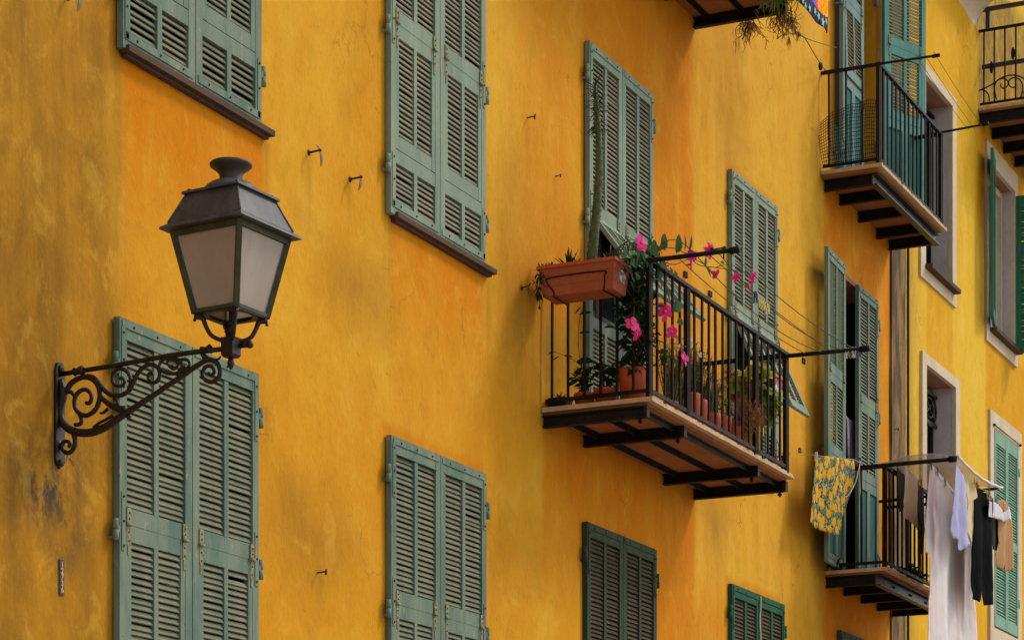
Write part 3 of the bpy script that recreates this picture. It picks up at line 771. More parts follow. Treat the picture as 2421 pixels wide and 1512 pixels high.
DEP = OFF(1545, BX0); DEP2 = OFF(2086, X(1940)); DEP3 = OFF(2098.4, X(1949))
B1, bl, br, bo, bt = balcony(house, BX0, BX1, DEP, FL, .132 * D, 6, 20, (0, 5, 15, 20), (X(1285), X(1380.5), X(1568.5), X(1640)), (.12, .42, DEP - .13), label="plant balcony with stone edge and black railing")
B2, b2l, b2r, b2o, b2t = balcony(house, X(1940), X(2099), DEP2, FL2, .129 * D, 3, 15, (0, 15), [X(k) for k in (1949, 1985, 2029, 2072, 2101)], channel=True, label="upper balcony with netting on its side railing", bh=.10)
B3, b3l, b3r, b3o, b3t = balcony(house, X(1951), X(2099), DEP3, FL3, .1305 * D, 2, 14, (0, 14), [X(k) for k in (1953, 1994, 2035, 2074, 2105)], channel=True, label="laundry balcony with drying rods", bh=.10)
B4, b4l, b4r, b4o, b4t = balcony(house, BX0, BX1, DEP, zD(1.0755), .132 * D, 6, 20, (0, 5, 15, 20), (X(1285), X(1380.5), X(1568.5), X(1640)), (.12, .42, DEP - .13), label="balcony at the top edge, seen from below")
# drying rods that prolong the side rails
def rod(xx, z0, u1, v1, root, r=.014):
    p = atx(u1, v1, xx); g = MB(); g.tube([(xx, -.02, z0), (xx, p.y, p.z)], r, 8); g.tube([(xx, p.y + .05, p.z - .002), (xx, p.y - .02, p.z)], r * 1.5, 8)
    g.build("drying_rod", 'iron', root); return p
RL = rod(bl, bt + .006, 1742, 590, B1, .017); RR = rod(br, bt, 2050, 823, B1, .018)
R2L = rod(b2l, b2t + .012, 2217, 131, B2, .012); R2R = rod(b2r, b2t, 2333, 293, B2, .012)
R3L = rod(b3l, b3t + .01, 2256, 1084, B3, .020)
R3R = Vector((3.292 * D, R3L.y, R3L.z + .02))
g = MB(); g.tube([(3.292 * D, .05, b3t), tuple(R3R)], .016, 8); g.build("drying_rod", 'iron', B3)
# sagging netting on the side railing of the upper balcony
g = MB(); zt_, zb_ = FL2 + .60, FL2 + .02
N1 = 26; pts = []
for i in range(N1 + 1):
    o = -.02 + (b2o + .02) * i / N1
    row = []
    for j in range(17):
        k = j / 16
        out = .05 + .05 * math.sin(math.pi * k) - .05 * k
        row.append((b2l - .02 - out * (1 if i < N1 else .3), -o - .06 * (1 - i / N1) * (1 - k), zb_ + (zt_ - zb_) * k - .008 * math.sin(i * .8) * k - (.14 * (1 - i / N1) ** 3) * k))
    pts.append(row)
for i in range(0, N1 + 1): g.tube(pts[i], .0028, 4, cap=False)
for j in range(17): g.tube([pts[i][j] for i in range(N1 + 1)], .0028, 4, cap=False)
g.build("netting", 'netting', B2)

# ================================================================ YELLOW HOUSE
Y1 = dict(o=(X(2171), X(2256), Z(2174.7, 655), Z(2250, 231)), i=(X(2183), X(2246), Z(2181, 624), Z(2243, 248)))
zt2 = Z(2184.7, 861)
Y2 = dict(o=(X(2175), X(2264), zt2 - 1.75, Z(2177, 830)), i=(X(2185), X(2254), zt2 - 1.55, zt2))
zt3 = Z(2346, 1013)
Y3 = dict(o=(X(2336), X(2410), zt3 - 2.5, Z(2336, 966)), i=(X(2345), X(2401), zt3 - 2.3, zt3))
Y4 = dict(o=(X(2328), X(2401), Z(2333, 808), Z(2327, 329)), i=(X(2336), X(2394), Z(2345, 783), Z(2358, 411)))
holes2 = [(Y['i'][0] - .004, Y['i'][1] + .004, Y['i'][2] - .004, Y['i'][3] + .004, dp, (2, 3, 1)) for (Y, dp) in ((Y1, .34), (Y2, .34), (Y3, .2), (Y4, .20))]
def masks2(key, x, z):
    r = np.zeros_like(x)
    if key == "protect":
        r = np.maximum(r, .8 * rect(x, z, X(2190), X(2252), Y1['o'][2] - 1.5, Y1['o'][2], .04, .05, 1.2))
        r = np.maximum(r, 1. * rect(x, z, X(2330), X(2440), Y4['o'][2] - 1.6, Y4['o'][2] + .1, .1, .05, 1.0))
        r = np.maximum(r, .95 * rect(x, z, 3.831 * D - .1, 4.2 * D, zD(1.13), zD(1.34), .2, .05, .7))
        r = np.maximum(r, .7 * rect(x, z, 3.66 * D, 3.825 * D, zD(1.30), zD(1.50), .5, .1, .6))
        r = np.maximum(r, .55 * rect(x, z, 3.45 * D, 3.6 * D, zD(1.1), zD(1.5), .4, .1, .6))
    if key == "dirt_shade":
        r = np.maximum(r, .8 * rect(x, z, XB, X(2160), -9, 99, .4, 1, 1))
        r = np.maximum(r, 1.2 * rect(x, z, 3.84 * D, 5 * D, zD(1.35), zD(1.60), .05, .3, .1))  # stains plus the overhang's shade, painted into the wall colour
        r = np.maximum(r, .4 * blob(x, z, X(2150), Z(2150, 760), .6, 1.4))
    if key == "soot_shade":
        r = np.maximum(r, .55 * rect(x, z, 3.84 * D, 5 * D, zD(1.33), zD(1.60), .05, .3, .1))  # same overhang shade, painted again as dark blotches
        r = np.maximum(r, .3 * rect(x, z, XB, X(2152), -9, 99, .2, 1, 1))
    if key == "pale":
        r = np.maximum(r, .35 * rect(x, z, X(2160), X(2330), zD(.6), zD(1.2), .4, .5, .5))
    return r
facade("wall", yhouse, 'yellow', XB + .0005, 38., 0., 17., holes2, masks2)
def surround(Y):
    a0, a1, c0, c1 = Y['o']; i0, i1, k0, k1 = Y['i']; g = MB(); y = -.030
    g.box(a0, i0, .02, y, c0, c1); g.box(i1, a1, .02, y, c0, c1); g.box(i0, i1, .02, y, k1, c1); g.box(i0, i1, .02, y, c0, k0 - .02)
    return g.build("window_surround", 'surround', yhouse)
for Y in (Y1, Y2, Y3, Y4): surround(Y)
def inner_window(Y, y, nb, arch=False, lab=None, frame='dark'):
    i0, i1, k0, k1 = Y['i']; g = MB(); f = .07
    g.box(i0 + .01, i0 + f, y, y + .05, k0, k1, 0); g.box(i1 - f, i1 - .01, y, y + .05, k0, k1, 0); g.box((i0 + i1) / 2 - .04, (i0 + i1) / 2 + .04, y, y + .05, k0, k1, 0)
    g.box(i0 + f, i1 - f, y + .01, y + .045, k1 - .08, k1 - .005, 0); g.box(i0 + .01, i1 - .01, y + .02, y + .03, k0 + .001, k1 - .006, 1)
    o = g.build("window", [frame, 'glass'], yhouse, lab)
    q = MB(); yb = y - .035
    for n in range(nb):
        xx = i0 + (i1 - i0) * (n + .5) / nb; q.bar((xx, yb, k0 + .02), (xx, yb, k1 - .06), .028, .028)
    q.bar((i0, yb - .02, k0 + .05), (i1, yb - .02, k0 + .05), .02, .03); q.bar((i0, yb - .02, k1 - .10), (i1, yb - .02, k1 - .10), .02, .03)
    if arch:
        q.bar((i0, yb - .02, k1 - .42), (i1, yb - .02, k1 - .42), .02, .035)
        for n in range(2):
            cx = i0 + (i1 - i0) * (n + .5) / 2; rr = (i1 - i0) / 4.4
            for m_ in (1., .55): q.tube([(cx + rr * m_ * math.cos(w_ * math.pi / 8), yb - .02, k1 - .26 + rr * .75 * m_ * math.sin(w_ * math.pi / 8)) for w_ in range(17)], .012, 6)
            q.tube([(cx - rr, yb - .02, k1 - .42), (cx + rr, yb - .02, k1 - .1)], .010, 6); q.tube([(cx + rr, yb - .02, k1 - .42), (cx - rr, yb - .02, k1 - .1)], .010, 6)
    q.build("grille", 'iron' if not arch else 'lampiron', o)
    return o
inner_window(Y1, .235, 5); inner_window(Y2, .245, 5, True)
i0, i1, k0, k1 = Y4['i']
g = MB(); g.box(i0 + .02, i1 - .02, .165, .17, k0 + .03, k1 - .02, 1)
for (p, q) in ((i0 + .01, i0 + .08), (i1 - .08, i1 - .01)): g.box(p, q, .12, .164, k0 + .01, k1 - .01, 0)
g.box(i0 + .08, i1 - .08, .125, .164, k0 + .01, k0 + .08, 0); g.box(i0 + .08, i1 - .08, .125, .164, k1 - .09, k1 - .01, 0)
g.build("window", ['surround', 'lilac'], yhouse)
def ysill(Y, mat='slate'):
    i0, i1, k0, k1 = Y['i']; m = MB(); m.box(i0 - .03, i1 + .06, .18, -.11, k0 - .045, k0 - .001); m.build("window_sill", mat, yhouse)
for Y in (Y1, Y2, Y4): ysill(Y)
def leaf_simple(parent, T, w_, z0, z1, mats_, lab=None, rev=False, cuts=(), hinge=None):
    th = .036; m = MB(); sw = .06
    m.tbox(T, 0, sw, 0, th, z0, z1); m.tbox(T, w_ - sw, w_, 0, th, z0, z1)
    zs_ = [z0 + .0, *cuts, z1]
    m.tbox(T, sw, w_ - sw, 0, th - .002, z1 - .15, z1); m.tbox(T, sw, w_ - sw, 0, th - .002, z0, z0 + .13)
    lo = z0 + .13
    for c in list(cuts) + [None]:
        hi = z1 - .15 if c is None else c - .05
        slats(m, T, sw, w_ - sw, lo, hi, th / 2, 1, rev)
        if c is not None: m.tbox(T, sw, w_ - sw, 0, th - .002, c - .05, c + .05); lo = c + .05
    o = m.build("shutter", mats_, parent, lab)
    for z in ((z1 - .3, z0 + .4) if hinge is not None else ()):
        g = MB(); g.tube([T(hinge, th - .004, z - .05), T(hinge, th - .004, z + .05)], .017, 8); g.tbox(T, hinge - .04, hinge + .04, th, th + .006, z - .012, z + .02); g.build("hinge", mats_[0], o)
    return o
i0, i1, k0, k1 = Y3['i']; xm = (i0 + i1) / 2
leaf_simple(yhouse, wallT(i0 + .005, .002), xm - i0 - .009, k0, k1 - .01, ('mint', 'mint'), "mint green closed shutter in the cream surround", cuts=(k1 - 1.25,))
leaf_simple(yhouse, wallT(xm + .004, .002), i1 - xm - .009, k0, k1 - .01, ('mint', 'mint'), "mint green closed shutter in the cream surround", cuts=(k1 - 1.25,), hinge=i1 - xm + .01)
g = MB(); g.tube([(i0 - .05, -.045, k1 + .03), (i1 + .06, -.045, k1 + .03)], .007, 6); g.ball((i0 - .05, -.045, k1 + .03), .018); g.ball((i1 + .06, -.045, k1 + .03), .018)
g.bar((i0 - .05, -.02, k1 + .035), (i0 - .05, -.045, k1 + .03), .02, .02); g.bar((i1 + .06, -.02, k1 + .035), (i1 + .06, -.045, k1 + .03), .02, .02); g.build("shutter_bar", 'lampiron', yhouse)
i0, i1, k0, k1 = Y4['i']
hx = X(2338); fx = hx - .46
leaf_simple(yhouse, lineT((fx, OFF(2341.5, fx)), (hx, .045)), .47, k0 + .02, k1 + .03, ('emerald', 'dark_green'), "dark green shutter standing open edge on beside the cream window", rev=True)
leaf_simple(yhouse, lineT((X(2397), .035), (X(2397) + .02, .50)), .47, k0 - .03, k1 - .05, ('emerald', 'emerald'), "emerald shutter swung straight out from the cream window", rev=True)
# cove of pale render under the overhang at the top corner
g = MB(); xa, xb_ = 3.35 * D, 3.831 * D; rr = .048 * D; z0 = zD(1.4857)
prof = [(rr - rr * math.cos(w_ * math.pi / 24), z0 + rr * math.sin(w_ * math.pi / 24)) for w_ in range(13)] + [(rr + .12, z0 + rr), (rr + .12, z0 + rr + .2), (-.01, z0 + rr + .2), (-.01, z0)]
n = len(prof)
g.add([(xa, -o, z) for o, z in prof] + [(xb_, -o, z) for o, z in prof], [(i, (i + 1) % n, n + (i + 1) % n, n + i) for i in range(n)] + [tuple(range(n))[::-1], tuple(range(n, 2 * n))])
g.build("cove", 'surround', yhouse, "pale curved cove under the overhang")
# balcony at the right edge
x5 = 3.835 * D; z5 = Z(2311, 254); H5 = atx(2313, 72, x5).z - z5; dep5 = .115 * D
B5, l5, r5, o5, t5 = balcony(yhouse, x5, x5 + 2.2, dep5, z5, H5, 6, 14, (0, 14), [x5 + .04 + k * .55 for k in range(5)], channel=False, label="balcony with scrolled railing at the right edge", bh=.12)
g = MB(); p = atx(2324, 24, l5)
g.bar((l5, p.y + .02, p.z), (l5, -o5 - .1, p.z), .06, .035); g.bar((l5, atx(2336, 24, l5).y, t5), (l5, atx(2336, 24, l5).y, p.z), .05, .05); g.bar((l5, -o5, t5), (l5, -o5, p.z), .05, .05)
g.build("upper_rail", 'steelgrey', B5)
g = MB(); zr_ = atx(2330, 158, l5 + .06).z; g.bar((l5 + .06, -.02, zr_), (l5 + .06, -o5, zr_), .03, .045); g.build("rear_bar", 'steelgrey', B5)
g = MB()
def s5(px, py): return atx(2272 + px / 5.5988, py / 5.5988, l5 - .012)
for pl in ([(240, 1200), (330, 1160), (440, 1100), (540, 1030), (640, 1000), (730, 1000), (834, 1040), (930, 1110)],
           [(470, 1320), (450, 1220), (445, 1130), (490, 1060), (560, 1040), (615, 1070), (620, 1130), (570, 1170), (530, 1150), (530, 1110)],
           [(790, 1290), (815, 1200), (810, 1110), (770, 1050), (700, 1030), (640, 1060), (635, 1120), (680, 1160), (725, 1140), (720, 1095)],
           [(375, 1340), (370, 1270), (330, 1210), (280, 1190)]):
    g.tube([s5(*p) for p in pl], .008, 6, sub=4)
for u in (2344, 2395):
    zc = z5 + .46 if u < 2370 else z5 + .58
    c = atx(u, HY, l5); g.lathe((l5, c.y, zc), [(.008, -.07), (.02, -.04), (.024, 0), (.02, .04), (.008, .07)], 8)
g.build("scrollwork", 'iron', B5)
# thin black cable running down the joint of the two houses
g = MB(); g.tube([(X(2140.5), -.03, .1), (X(2140.8), -.028, 6), (X(2140.4), -.03, 9.), (X(2140.6), -.028, 14.8)], .013, 6)
g.build("cable", 'cable', label="thin black cable running straight down beside the bare grey strip", cat="cable")

# ================================================================ WALL LAMP
LXX = X(137)
def lp(u, v): return atx(u, v, LXX)
def c3(px, py): return lp(px / 3.2472, 726.3 + py / 3.2472)              # close view of the bracket
def c5(px, py): return lp((110 + px / 5.0406) / 1.0739, (900 + py / 5.0406) / 1.0739)
lamp = thing("wall_lamp", (LXX, 0, zD(.34)), "black cast iron lantern on a scrolled wall bracket", "wall lamp")
def sym(mb, pts, r, **k): mb.tube(pts, r, **k)
g = MB(); zt_, zb_ = Z(137, 856), Z(137, 1108)
h = zt_ - zb_; prof = [(-.028, 0.04), (-.036, .09), (-.036, .80), (-.036, .92), (-.022, .985), (0, 1.), (.022, .985), (.036, .92), (.036, .8), (.036, .09), (.028, .04), (0, 0)]
n = len(prof)
g.add([(LXX + a, -.001, zb_ + k * h) for a, k in prof] + [(LXX + a, -.016, zb_ + k * h) for a, k in prof], [(i, i + n, (i + 1) % n + n, (i + 1) % n) for i in range(n)] + [tuple(range(n, 2 * n)), tuple(range(n))[::-1]])
for k in (.055, .935): g.lathe((LXX, -.016, zb_ + h * k), [(.018, 0), (.018, .008), (.010, .012), (.001, .012)], 12, 1, (0, -1, 0))
g.build("wall_plate", ['lampiron', 'bolt'], lamp)
g = MB()
g.tube([c5(110, 268), c5(900, 140), c5(1610, 12), c3(1480, 345), c3(1720, 318)], .0125, 12)
g.lathe(c5(455, 208), [(.013, -.03), (.022, -.026), (.016, -.01), (.022, .012), (.024, .022), (.013, .03)], 12, 0, (0, -1, .1))
g.lathe(c3(1585, 325), [(.013, -.03), (.022, -.026), (.015, -.005), (.018, .01), (.024, .022), (.013, .03)], 12, 0, (0, -1, .1))
g.build("arm", 'lampiron', lamp)
g = MB(); rr = .0155
g.tube([c5(215, 330), c5(245, 420), c5(255, 520), c5(235, 620), c5(228, 700), c5(225, 780), c5(255, 870), c5(320, 945), c5(430, 990), c5(560, 1000), c5(680, 975), c5(830, 905), c5(980, 800), c5(1110, 715), c5(1300, 590), c5(1500, 460), c3(1260, 618), c3(1400, 525), c3(1500, 455), c3(1595, 398)],
       [.016, .019, .022, .019, .016, .017, .019, .020, .0205, .0205, .0205, .0195, .018, .0165, .0145, .0135, .0135, .0135, .0135, .012], 10, sub=4)
g.build("brace", 'lampiron', lamp)
g = MB()
def sc(pts, r0, r1=None, f=c5):
    r1 = r1 or r0; g.tube([f(*p) for p in pts], [r0 + (r1 - r0) * i / (len(pts) - 1) for i in range(len(pts))], 8, sub=5)
sc([(300, 470), (345, 380), (430, 315), (530, 285), (625, 310), (695, 390), (722, 490), (712, 600), (660, 710), (560, 775), (470, 755), (410, 680), (402, 570), (445, 485), (520, 445), (590, 475), (618, 545), (595, 615), (545, 615)], .0145, .010)
sc([(560, 275), (650, 300), (715, 370), (780, 450), (860, 510), (950, 525), (1040, 500), (1110, 440), (1160, 340), (1215, 230), (1300, 150), (1390, 125), (1465, 170), (1490, 255), (1455, 340), (1390, 355), (1345, 300), (1360, 240), (1410, 245)], .0135, .009)
sc([(1090, 470), (1120, 350), (1095, 245), (1020, 185), (940, 190), (890, 260), (890, 350), (940, 400), (1010, 395), (1040, 345), (1010, 295), (975, 310)], .011, .008)
sc([(375, 985), (405, 1070), (402, 1160), (355, 1240), (290, 1250), (245, 1200), (250, 1130), (300, 1105), (345, 1140), (320, 1185)], .0135, .009)
sc([(265, 500), (320, 478), (365, 485), (395, 525)], .010); sc([(465, 770), (490, 840), (465, 890), (400, 895)], .010)
sc([(735, 540), (800, 600), (870, 650), (960, 690), (1060, 700)], .012, .019)
sc([(880, 640), (930, 640), (955, 600)], .009, .004); sc([(830, 690), (770, 740), (725, 745)], .010, .005); sc([(900, 570), (940, 590), (960, 640), (930, 655)], .006)
sc([(640, 930), (720, 870), (800, 830), (900, 770)], .008)
sc([(1085, 790), (1105, 810)], .012)
sc([(1440, 470), (1330, 510), (1250, 490), (1225, 440), (1265, 395), (1330, 395), (1365, 440), (1335, 475), (1300, 455)], .009, .006, c3)
sc([(1370, 490), (1400, 450), (1375, 400), (1320, 395), (1285, 420), (1300, 450), (1330, 445)], .008, .006, c3)
sc([(1370, 430), (1395, 400), (1440, 405), (1455, 440), (1430, 465), (1400, 450)], .009, .006, c3)
sc([(1590, 395), (1660, 420), (1688, 475), (1680, 535), (1630, 572), (1575, 555), (1555, 505), (1580, 455), (1625, 455), (1645, 495), (1620, 520), (1600, 500)], .0125, .008, c3)
sc([(1560, 385), (1620, 400), (1670, 400), (1695, 375)], .011, .004, c3)
sc([(1560, 330), (1555, 360), (1590, 390)], .012, .012, c3)
g.tube([c5(130, 1130), c5(215, 1150)], .018, 8); g.tube([c5(120, 340), c5(215, 350)], .014, 8); g.tube([c5(130, 690), c5(240, 690)], .018, 8)
g.build("scrollwork", 'lampiron', lamp)
LC = atx(546, HY, LXX + .02); LC = Vector((LC.x, LC.y, 0))
ROT = R(-5)
def lq(a, b_, z): return (LC.x + a * math.cos(ROT) - b_ * math.sin(ROT), LC.y + a * math.sin(ROT) + b_ * math.cos(ROT), z)
z_bot, z_eave, z_up = zD(.4297), zD(.4834), zD(.5076)
z_hub = zD(.4080)
sq = ((-1, -1), (1, -1), (1, 1), (-1, 1))
def frustum(mb, h0, z0, h1, z1, m=0, cap=True):
    P = [lq(a * h0, b_ * h0, z0) for a, b_ in sq] + [lq(a * h1, b_ * h1, z1) for a, b_ in sq]
    f = [(i, (i + 1) % 4, (i + 1) % 4 + 4, i + 4) for i in range(4)]
    if cap: f += [(3, 2, 1, 0), (4, 5, 6, 7)]
    mb.add(P, f, m)
HB, HT, HE, HU, HF = .122, .196, .243, .150, .212
g = MB(); frustum(g, HE, z_eave, HE - .004, z_eave + .012); frustum(g, HE - .006, z_eave + .0125, HF, z_eave + .030); frustum(g, HF, z_eave + .0305, HU, z_up)
frustum(g, HU + .018, z_up + .0005, HU + .016, z_up + .012)
for a, b_ in sq: g.tube([lq(a * HF, b_ * HF, z_eave + .032), lq(a * HU, b_ * HU, z_up)], .006, 6)
for a, b_ in sq: g.ball(lq(a * (HU - .01), b_ * (HU - .01), z_up + .018), .011, 0)
g.build("hood", 'zinc', lamp)
g = MB(); c = Vector(lq(0, 0, z_up + .011))
g.lathe(c, [(.136, 0), (.134, .016), (.122, .036), (.100, .052), (.074, .062), (.050, .066)], 32); g.build("dome", 'zinc', lamp); g = MB()
g.lathe(c, [(.058, .060), (.056, .068), (.0545, .084), (.056, .096), (.062, .107), (.074, .119), (.091, .131), (.101, .139), (.103, .147), (.097, .153), (.060, .157), (.001, .158)], 32)
g.build("chimney_cap", 'capmetal', lamp)
g = MB(); zt_ = z_eave - .002
def lerp(z): return HB + (HT - HB) * (z - z_bot) / (zt_ - z_bot)
for a, b_ in sq: g.bar(lq(a * HB, b_ * HB, z_bot), lq(a * HT, b_ * HT, zt_), .026, .026, 0, (a, b_, 0))
for i in range(4):
    (a, b_), (a2, b2) = sq[i], sq[(i + 1) % 4]
    for (zz, hh, t_) in ((z_bot + .009, lerp(z_bot + .009), .017), (zt_ - .014, lerp(zt_ - .014), .028)):
        g.bar(lq(a * hh, b_ * hh, zz), lq(a2 * hh, b2 * hh, zz), .016, t_)
g.build("lantern_frame", 'lampframe', lamp)
for i in range(4):
    (a, b_), (a2, b2) = sq[i], sq[(i + 1) % 4]; g = MB(); e = .004
    za, zb2 = z_bot + .014, zt_ - .02
    h0, h1 = lerp(za), lerp(zb2)
    P = [lq(a * (h0 - e), b_ * (h0 - e), za), lq(a2 * (h0 - e), b2 * (h0 - e), za), lq(a2 * (h1 - e), b2 * (h1 - e), zb2), lq(a * (h1 - e), b_ * (h1 - e), zb2)]
    Q = [lq(a * (h0 - e - .004), b_ * (h0 - e - .004), za), lq(a2 * (h0 - e - .004), b2 * (h0 - e - .004), za), lq(a2 * (h1 - e - .004), b2 * (h1 - e - .004), zb2), lq(a * (h1 - e - .004), b_ * (h1 - e - .004), zb2)]
    g.hexa(P + Q); g.build("glass_pane", 'milk', lamp)
g = MB()                                                              # bottom plate with its round opening
N = 32; inner = [lq(.103 * math.cos(2 * math.pi * k / N), .103 * math.sin(2 * math.pi * k / N), z_bot) for k in range(N)]
def sqp(k):
    w_ = 2 * math.pi * k / N; cx, sy = math.cos(w_), math.sin(w_); m_ = max(abs(cx), abs(sy)); return cx / m_, sy / m_
outer = [lq(HB * 1.05 * sqp(k)[0], HB * 1.05 * sqp(k)[1], z_bot) for k in range(N)]
dn = lambda p, d_: (p[0], p[1], p[2] - d_)
P = inner + outer + [dn(p, .006) for p in inner] + [dn(p, .006) for p in outer]
F = []
for k in range(N):
    k2 = (k + 1) % N
    F += [(k, k2, N + k2, N + k), (2 * N + k, 3 * N + k, 3 * N + k2, 2 * N + k2), (k, 2 * N + k, 2 * N + k2, k2), (N + k, N + k2, 3 * N + k2, 3 * N + k)]
g.add(P, F)
for a, b_ in sq: g.tube([lq(a * HB, b_ * HB, z_bot - .01), lq(a * HB, b_ * HB, z_bot - .028)], .005, 6); g.ball(lq(a * HB, b_ * HB, z_bot - .032), .0085)
g.build("bottom_plate", 'lampiron', lamp)
g = MB(); zb3 = z_hub + .05
for a, b_ in sq:
    g.tube([lq(a * HB * .98, b_ * HB * .98, z_bot - .012), lq(a * HB * .78, b_ * HB * .78, z_bot - .022), lq(a * HB * .70, b_ * HB * .70, z_bot - .055), lq(a * HB * .55, b_ * HB * .55, z_bot - .098), lq(a * HB * .30, b_ * HB * .30, z_bot - .118), lq(a * .02, b_ * .02, z_bot - .118)], [.016, .013, .011, .0105, .0105, .012], 8, sub=4)
g.build("fork", 'lampiron', lamp)
g = MB(); g.tube([lq(0, 0, z_bot - .13), lq(0, 0, z_bot + .20)], .011, 8)
g.tube([lq(0, 0, z_bot - .10), lq(0, 0, z_bot - .03)], .015, 8); g.ball(lq(0, 0, z_bot - .035), .018)
g.build("gas_pipe", 'lampiron', lamp)
g = MB(); frustum(g, .034, z_bot - .188, .034, z_bot - .105); frustum(g, .026, z_bot - .200, .034, z_bot - .1885)
g.lathe(lq(0, 0, z_bot - .200), [(.010, 0), (.017, -.018), (.018, -.03), (.010, -.048), (.002, -.058)], 12)
g.tube([lq(.030, -.03, z_bot - .14), lq(.036, -.075, z_bot - .14)], .013, 10); g.ball(lq(.036, -.085, z_bot - .140), .019)
g.build("hub", 'lampiron', lamp)
# rusty wire ends dangling under the bracket
g = MB()
for pl in ([(305, 1285), (330, 1330), (390, 1410)], [(305, 1285), (295, 1350), (270, 1390)], [(330, 1330), (400, 1380), (385, 1425)]): g.tube([c5(*p) for p in pl], .0022, 5, sub=3)
g.build("wire", 'rusty', lamp)

# ---------------------------------------------------------------- number plate
np_ = thing("number_plate", at(144, 1405), "small upright brown plate with the number 12736 on the plaster", "sign")
g = MB(); x0, x1 = X(139), X(149.5); zt_, zb_ = Z(144, 1322), Z(144, 1406); g.box(x0, x1, .012, -.006, zb_, zt_); g.build("plate", 'tagplate', np_)
ch = (zt_ - zb_) / 5.6
def text_mesh(s, size):
    cu = bpy.data.curves.new("t", 'FONT'); cu.body = s; cu.size = size; cu.align_x = 'CENTER'; cu.align_y = 'CENTER'; cu.extrude = .0015
    cu.offset = .0008
    o = bpy.data.objects.new("t", cu); COL.objects.link(o)
    bpy.context.view_layer.update()
    me = bpy.data.meshes.new_from_object(o.evaluated_get(bpy.context.evaluated_depsgraph_get()))
    vs = [tuple(v.co) for v in me.vertices]; fs = [tuple(p.vertices) for p in me.polygons]
    bpy.data.objects.remove(o); bpy.data.meshes.remove(me); bpy.data.curves.remove(cu)
    return vs, fs
for i, s_ in enumerate("12736"):
    vs, fs = text_mesh(s_, ch * 1.25); g = MB()
    zc = zt_ - ch * (.8 + i)
    g.add([((x0 + x1) / 2 + p[0], -.0075 - p[2], zc + p[1]) for p in vs], fs); g.build("digit", 'tagink', np_)

# ---------------------------------------------------------------- shutter catches and nails in the wall
def catch(u, v, lab, tilt=.5, size=.85, grp=None):
    p = at(u, v); g = MB(); L = .085 * size
    g.lathe(p + Vector((0, .004, 0)), [(.018, 0), (.018, .006), (.009, .010)], 8, 0, (0, -1, 0))
    g.tube([p, p + Vector((0, -L, .004))], .0075 * size, 6)
    e = p + Vector((0, -L - .004, .004)); d = Vector((math.sin(tilt) * .8, -.25, -math.cos(tilt))).normalized()
    for (dd, LL, W_) in ((d, .105 * size, .032 * size), (-d, .05 * size, .024 * size)):
        g.leaf(e, dd, (0, -1, 0), LL, W_, 1, .3, .05); g.leaf(e + Vector((0, .004, 0)), dd, (0, -1, 0), LL, W_, 1, .3, .05)
    g.ball(e, .011 * size, 0)
    return g.build("shutter_catch", ['hookgrey', 'greypot'], None, lab, "shutter catch", grp)
G = "iron catches and hooks in the plaster"
catch(730, 361, "iron shutter catch with upright twisted tab, above the lantern top right", .25, grp=G)
catch(828, 424, "iron shutter catch with long hanging tab, beside the middle left shutters", -.35, grp=G)
catch(160, -6, "iron shutter catch at the top edge, its hanging tab just showing", -.2, grp=G)
def hook(u, v, lab, kind=0, s=1.):
    s *= .85; p = at(u, v); g = MB(); L = .07 * s
    if kind == 0:
        g.tube([p + Vector((0, .01, 0)), p + Vector((0, -L, .004))], .006 * s, 6); g.tube([p + Vector((-.004, -L, -.02 * s)), p + Vector((.004, -L, .02 * s))], .008 * s, 6)
    elif kind == 1:
        g.tube([p + Vector((0, .01, .0)), p + Vector((0, -L, .01)), p + Vector((0, -L * 1.3, .035 * s))], .006 * s, 6); g.tube([p + Vector((0, -L, .01)), p + Vector((.0, -L * 1.05, -.06 * s))], .005 * s, 6); g.lathe(p, [(.02, 0), (.012, .008)], 8, 0, (0, -1, 0))
    else:
        g.box(p.x - .045 * s, p.x - .02 * s, .01, p.y - .03 * s, p.z - .04 * s, p.z + .04 * s); g.box(p.x + .02 * s, p.x + .045 * s, .01, p.y - .03 * s, p.z - .04 * s, p.z + .04 * s); g.box(p.x - .0195 * s, p.x + .0195 * s, .01, p.y - .022 * s, p.z - .012 * s, p.z + .012 * s)
    return g.build("wall_hook", 'hookgrey', None, lab, "hook", G)
hook(1246, 279, "small iron pin right of the middle shutters")
hook(1312, 417, "tiny iron pin between the middle shutters and the balcony door", 0, .75)
hook(1233, 681, "forked iron hook just left of the hanging terracotta planter box", 1, .9)
hook(750, 1353, "rusty nail sticking out between the two lower rows of shutters", 0, 1.)
hook(1619, 649, "dark bracket on the wall above the balcony rail, upper left of the pair", 2, .7)
hook(1677, 695, "dark bracket on the wall above the balcony rail, lower right of the pair", 2, .7)
hook(1897, 853, "small dark bracket under the drying rod between balcony and folded shutter", 2, .8)
hook(1889, 1064, "pale bracket that holds the string of the lemon cloth", 2, .6)
hook(2112, 1015, "iron hook on the bare grey strip", 0, .9)

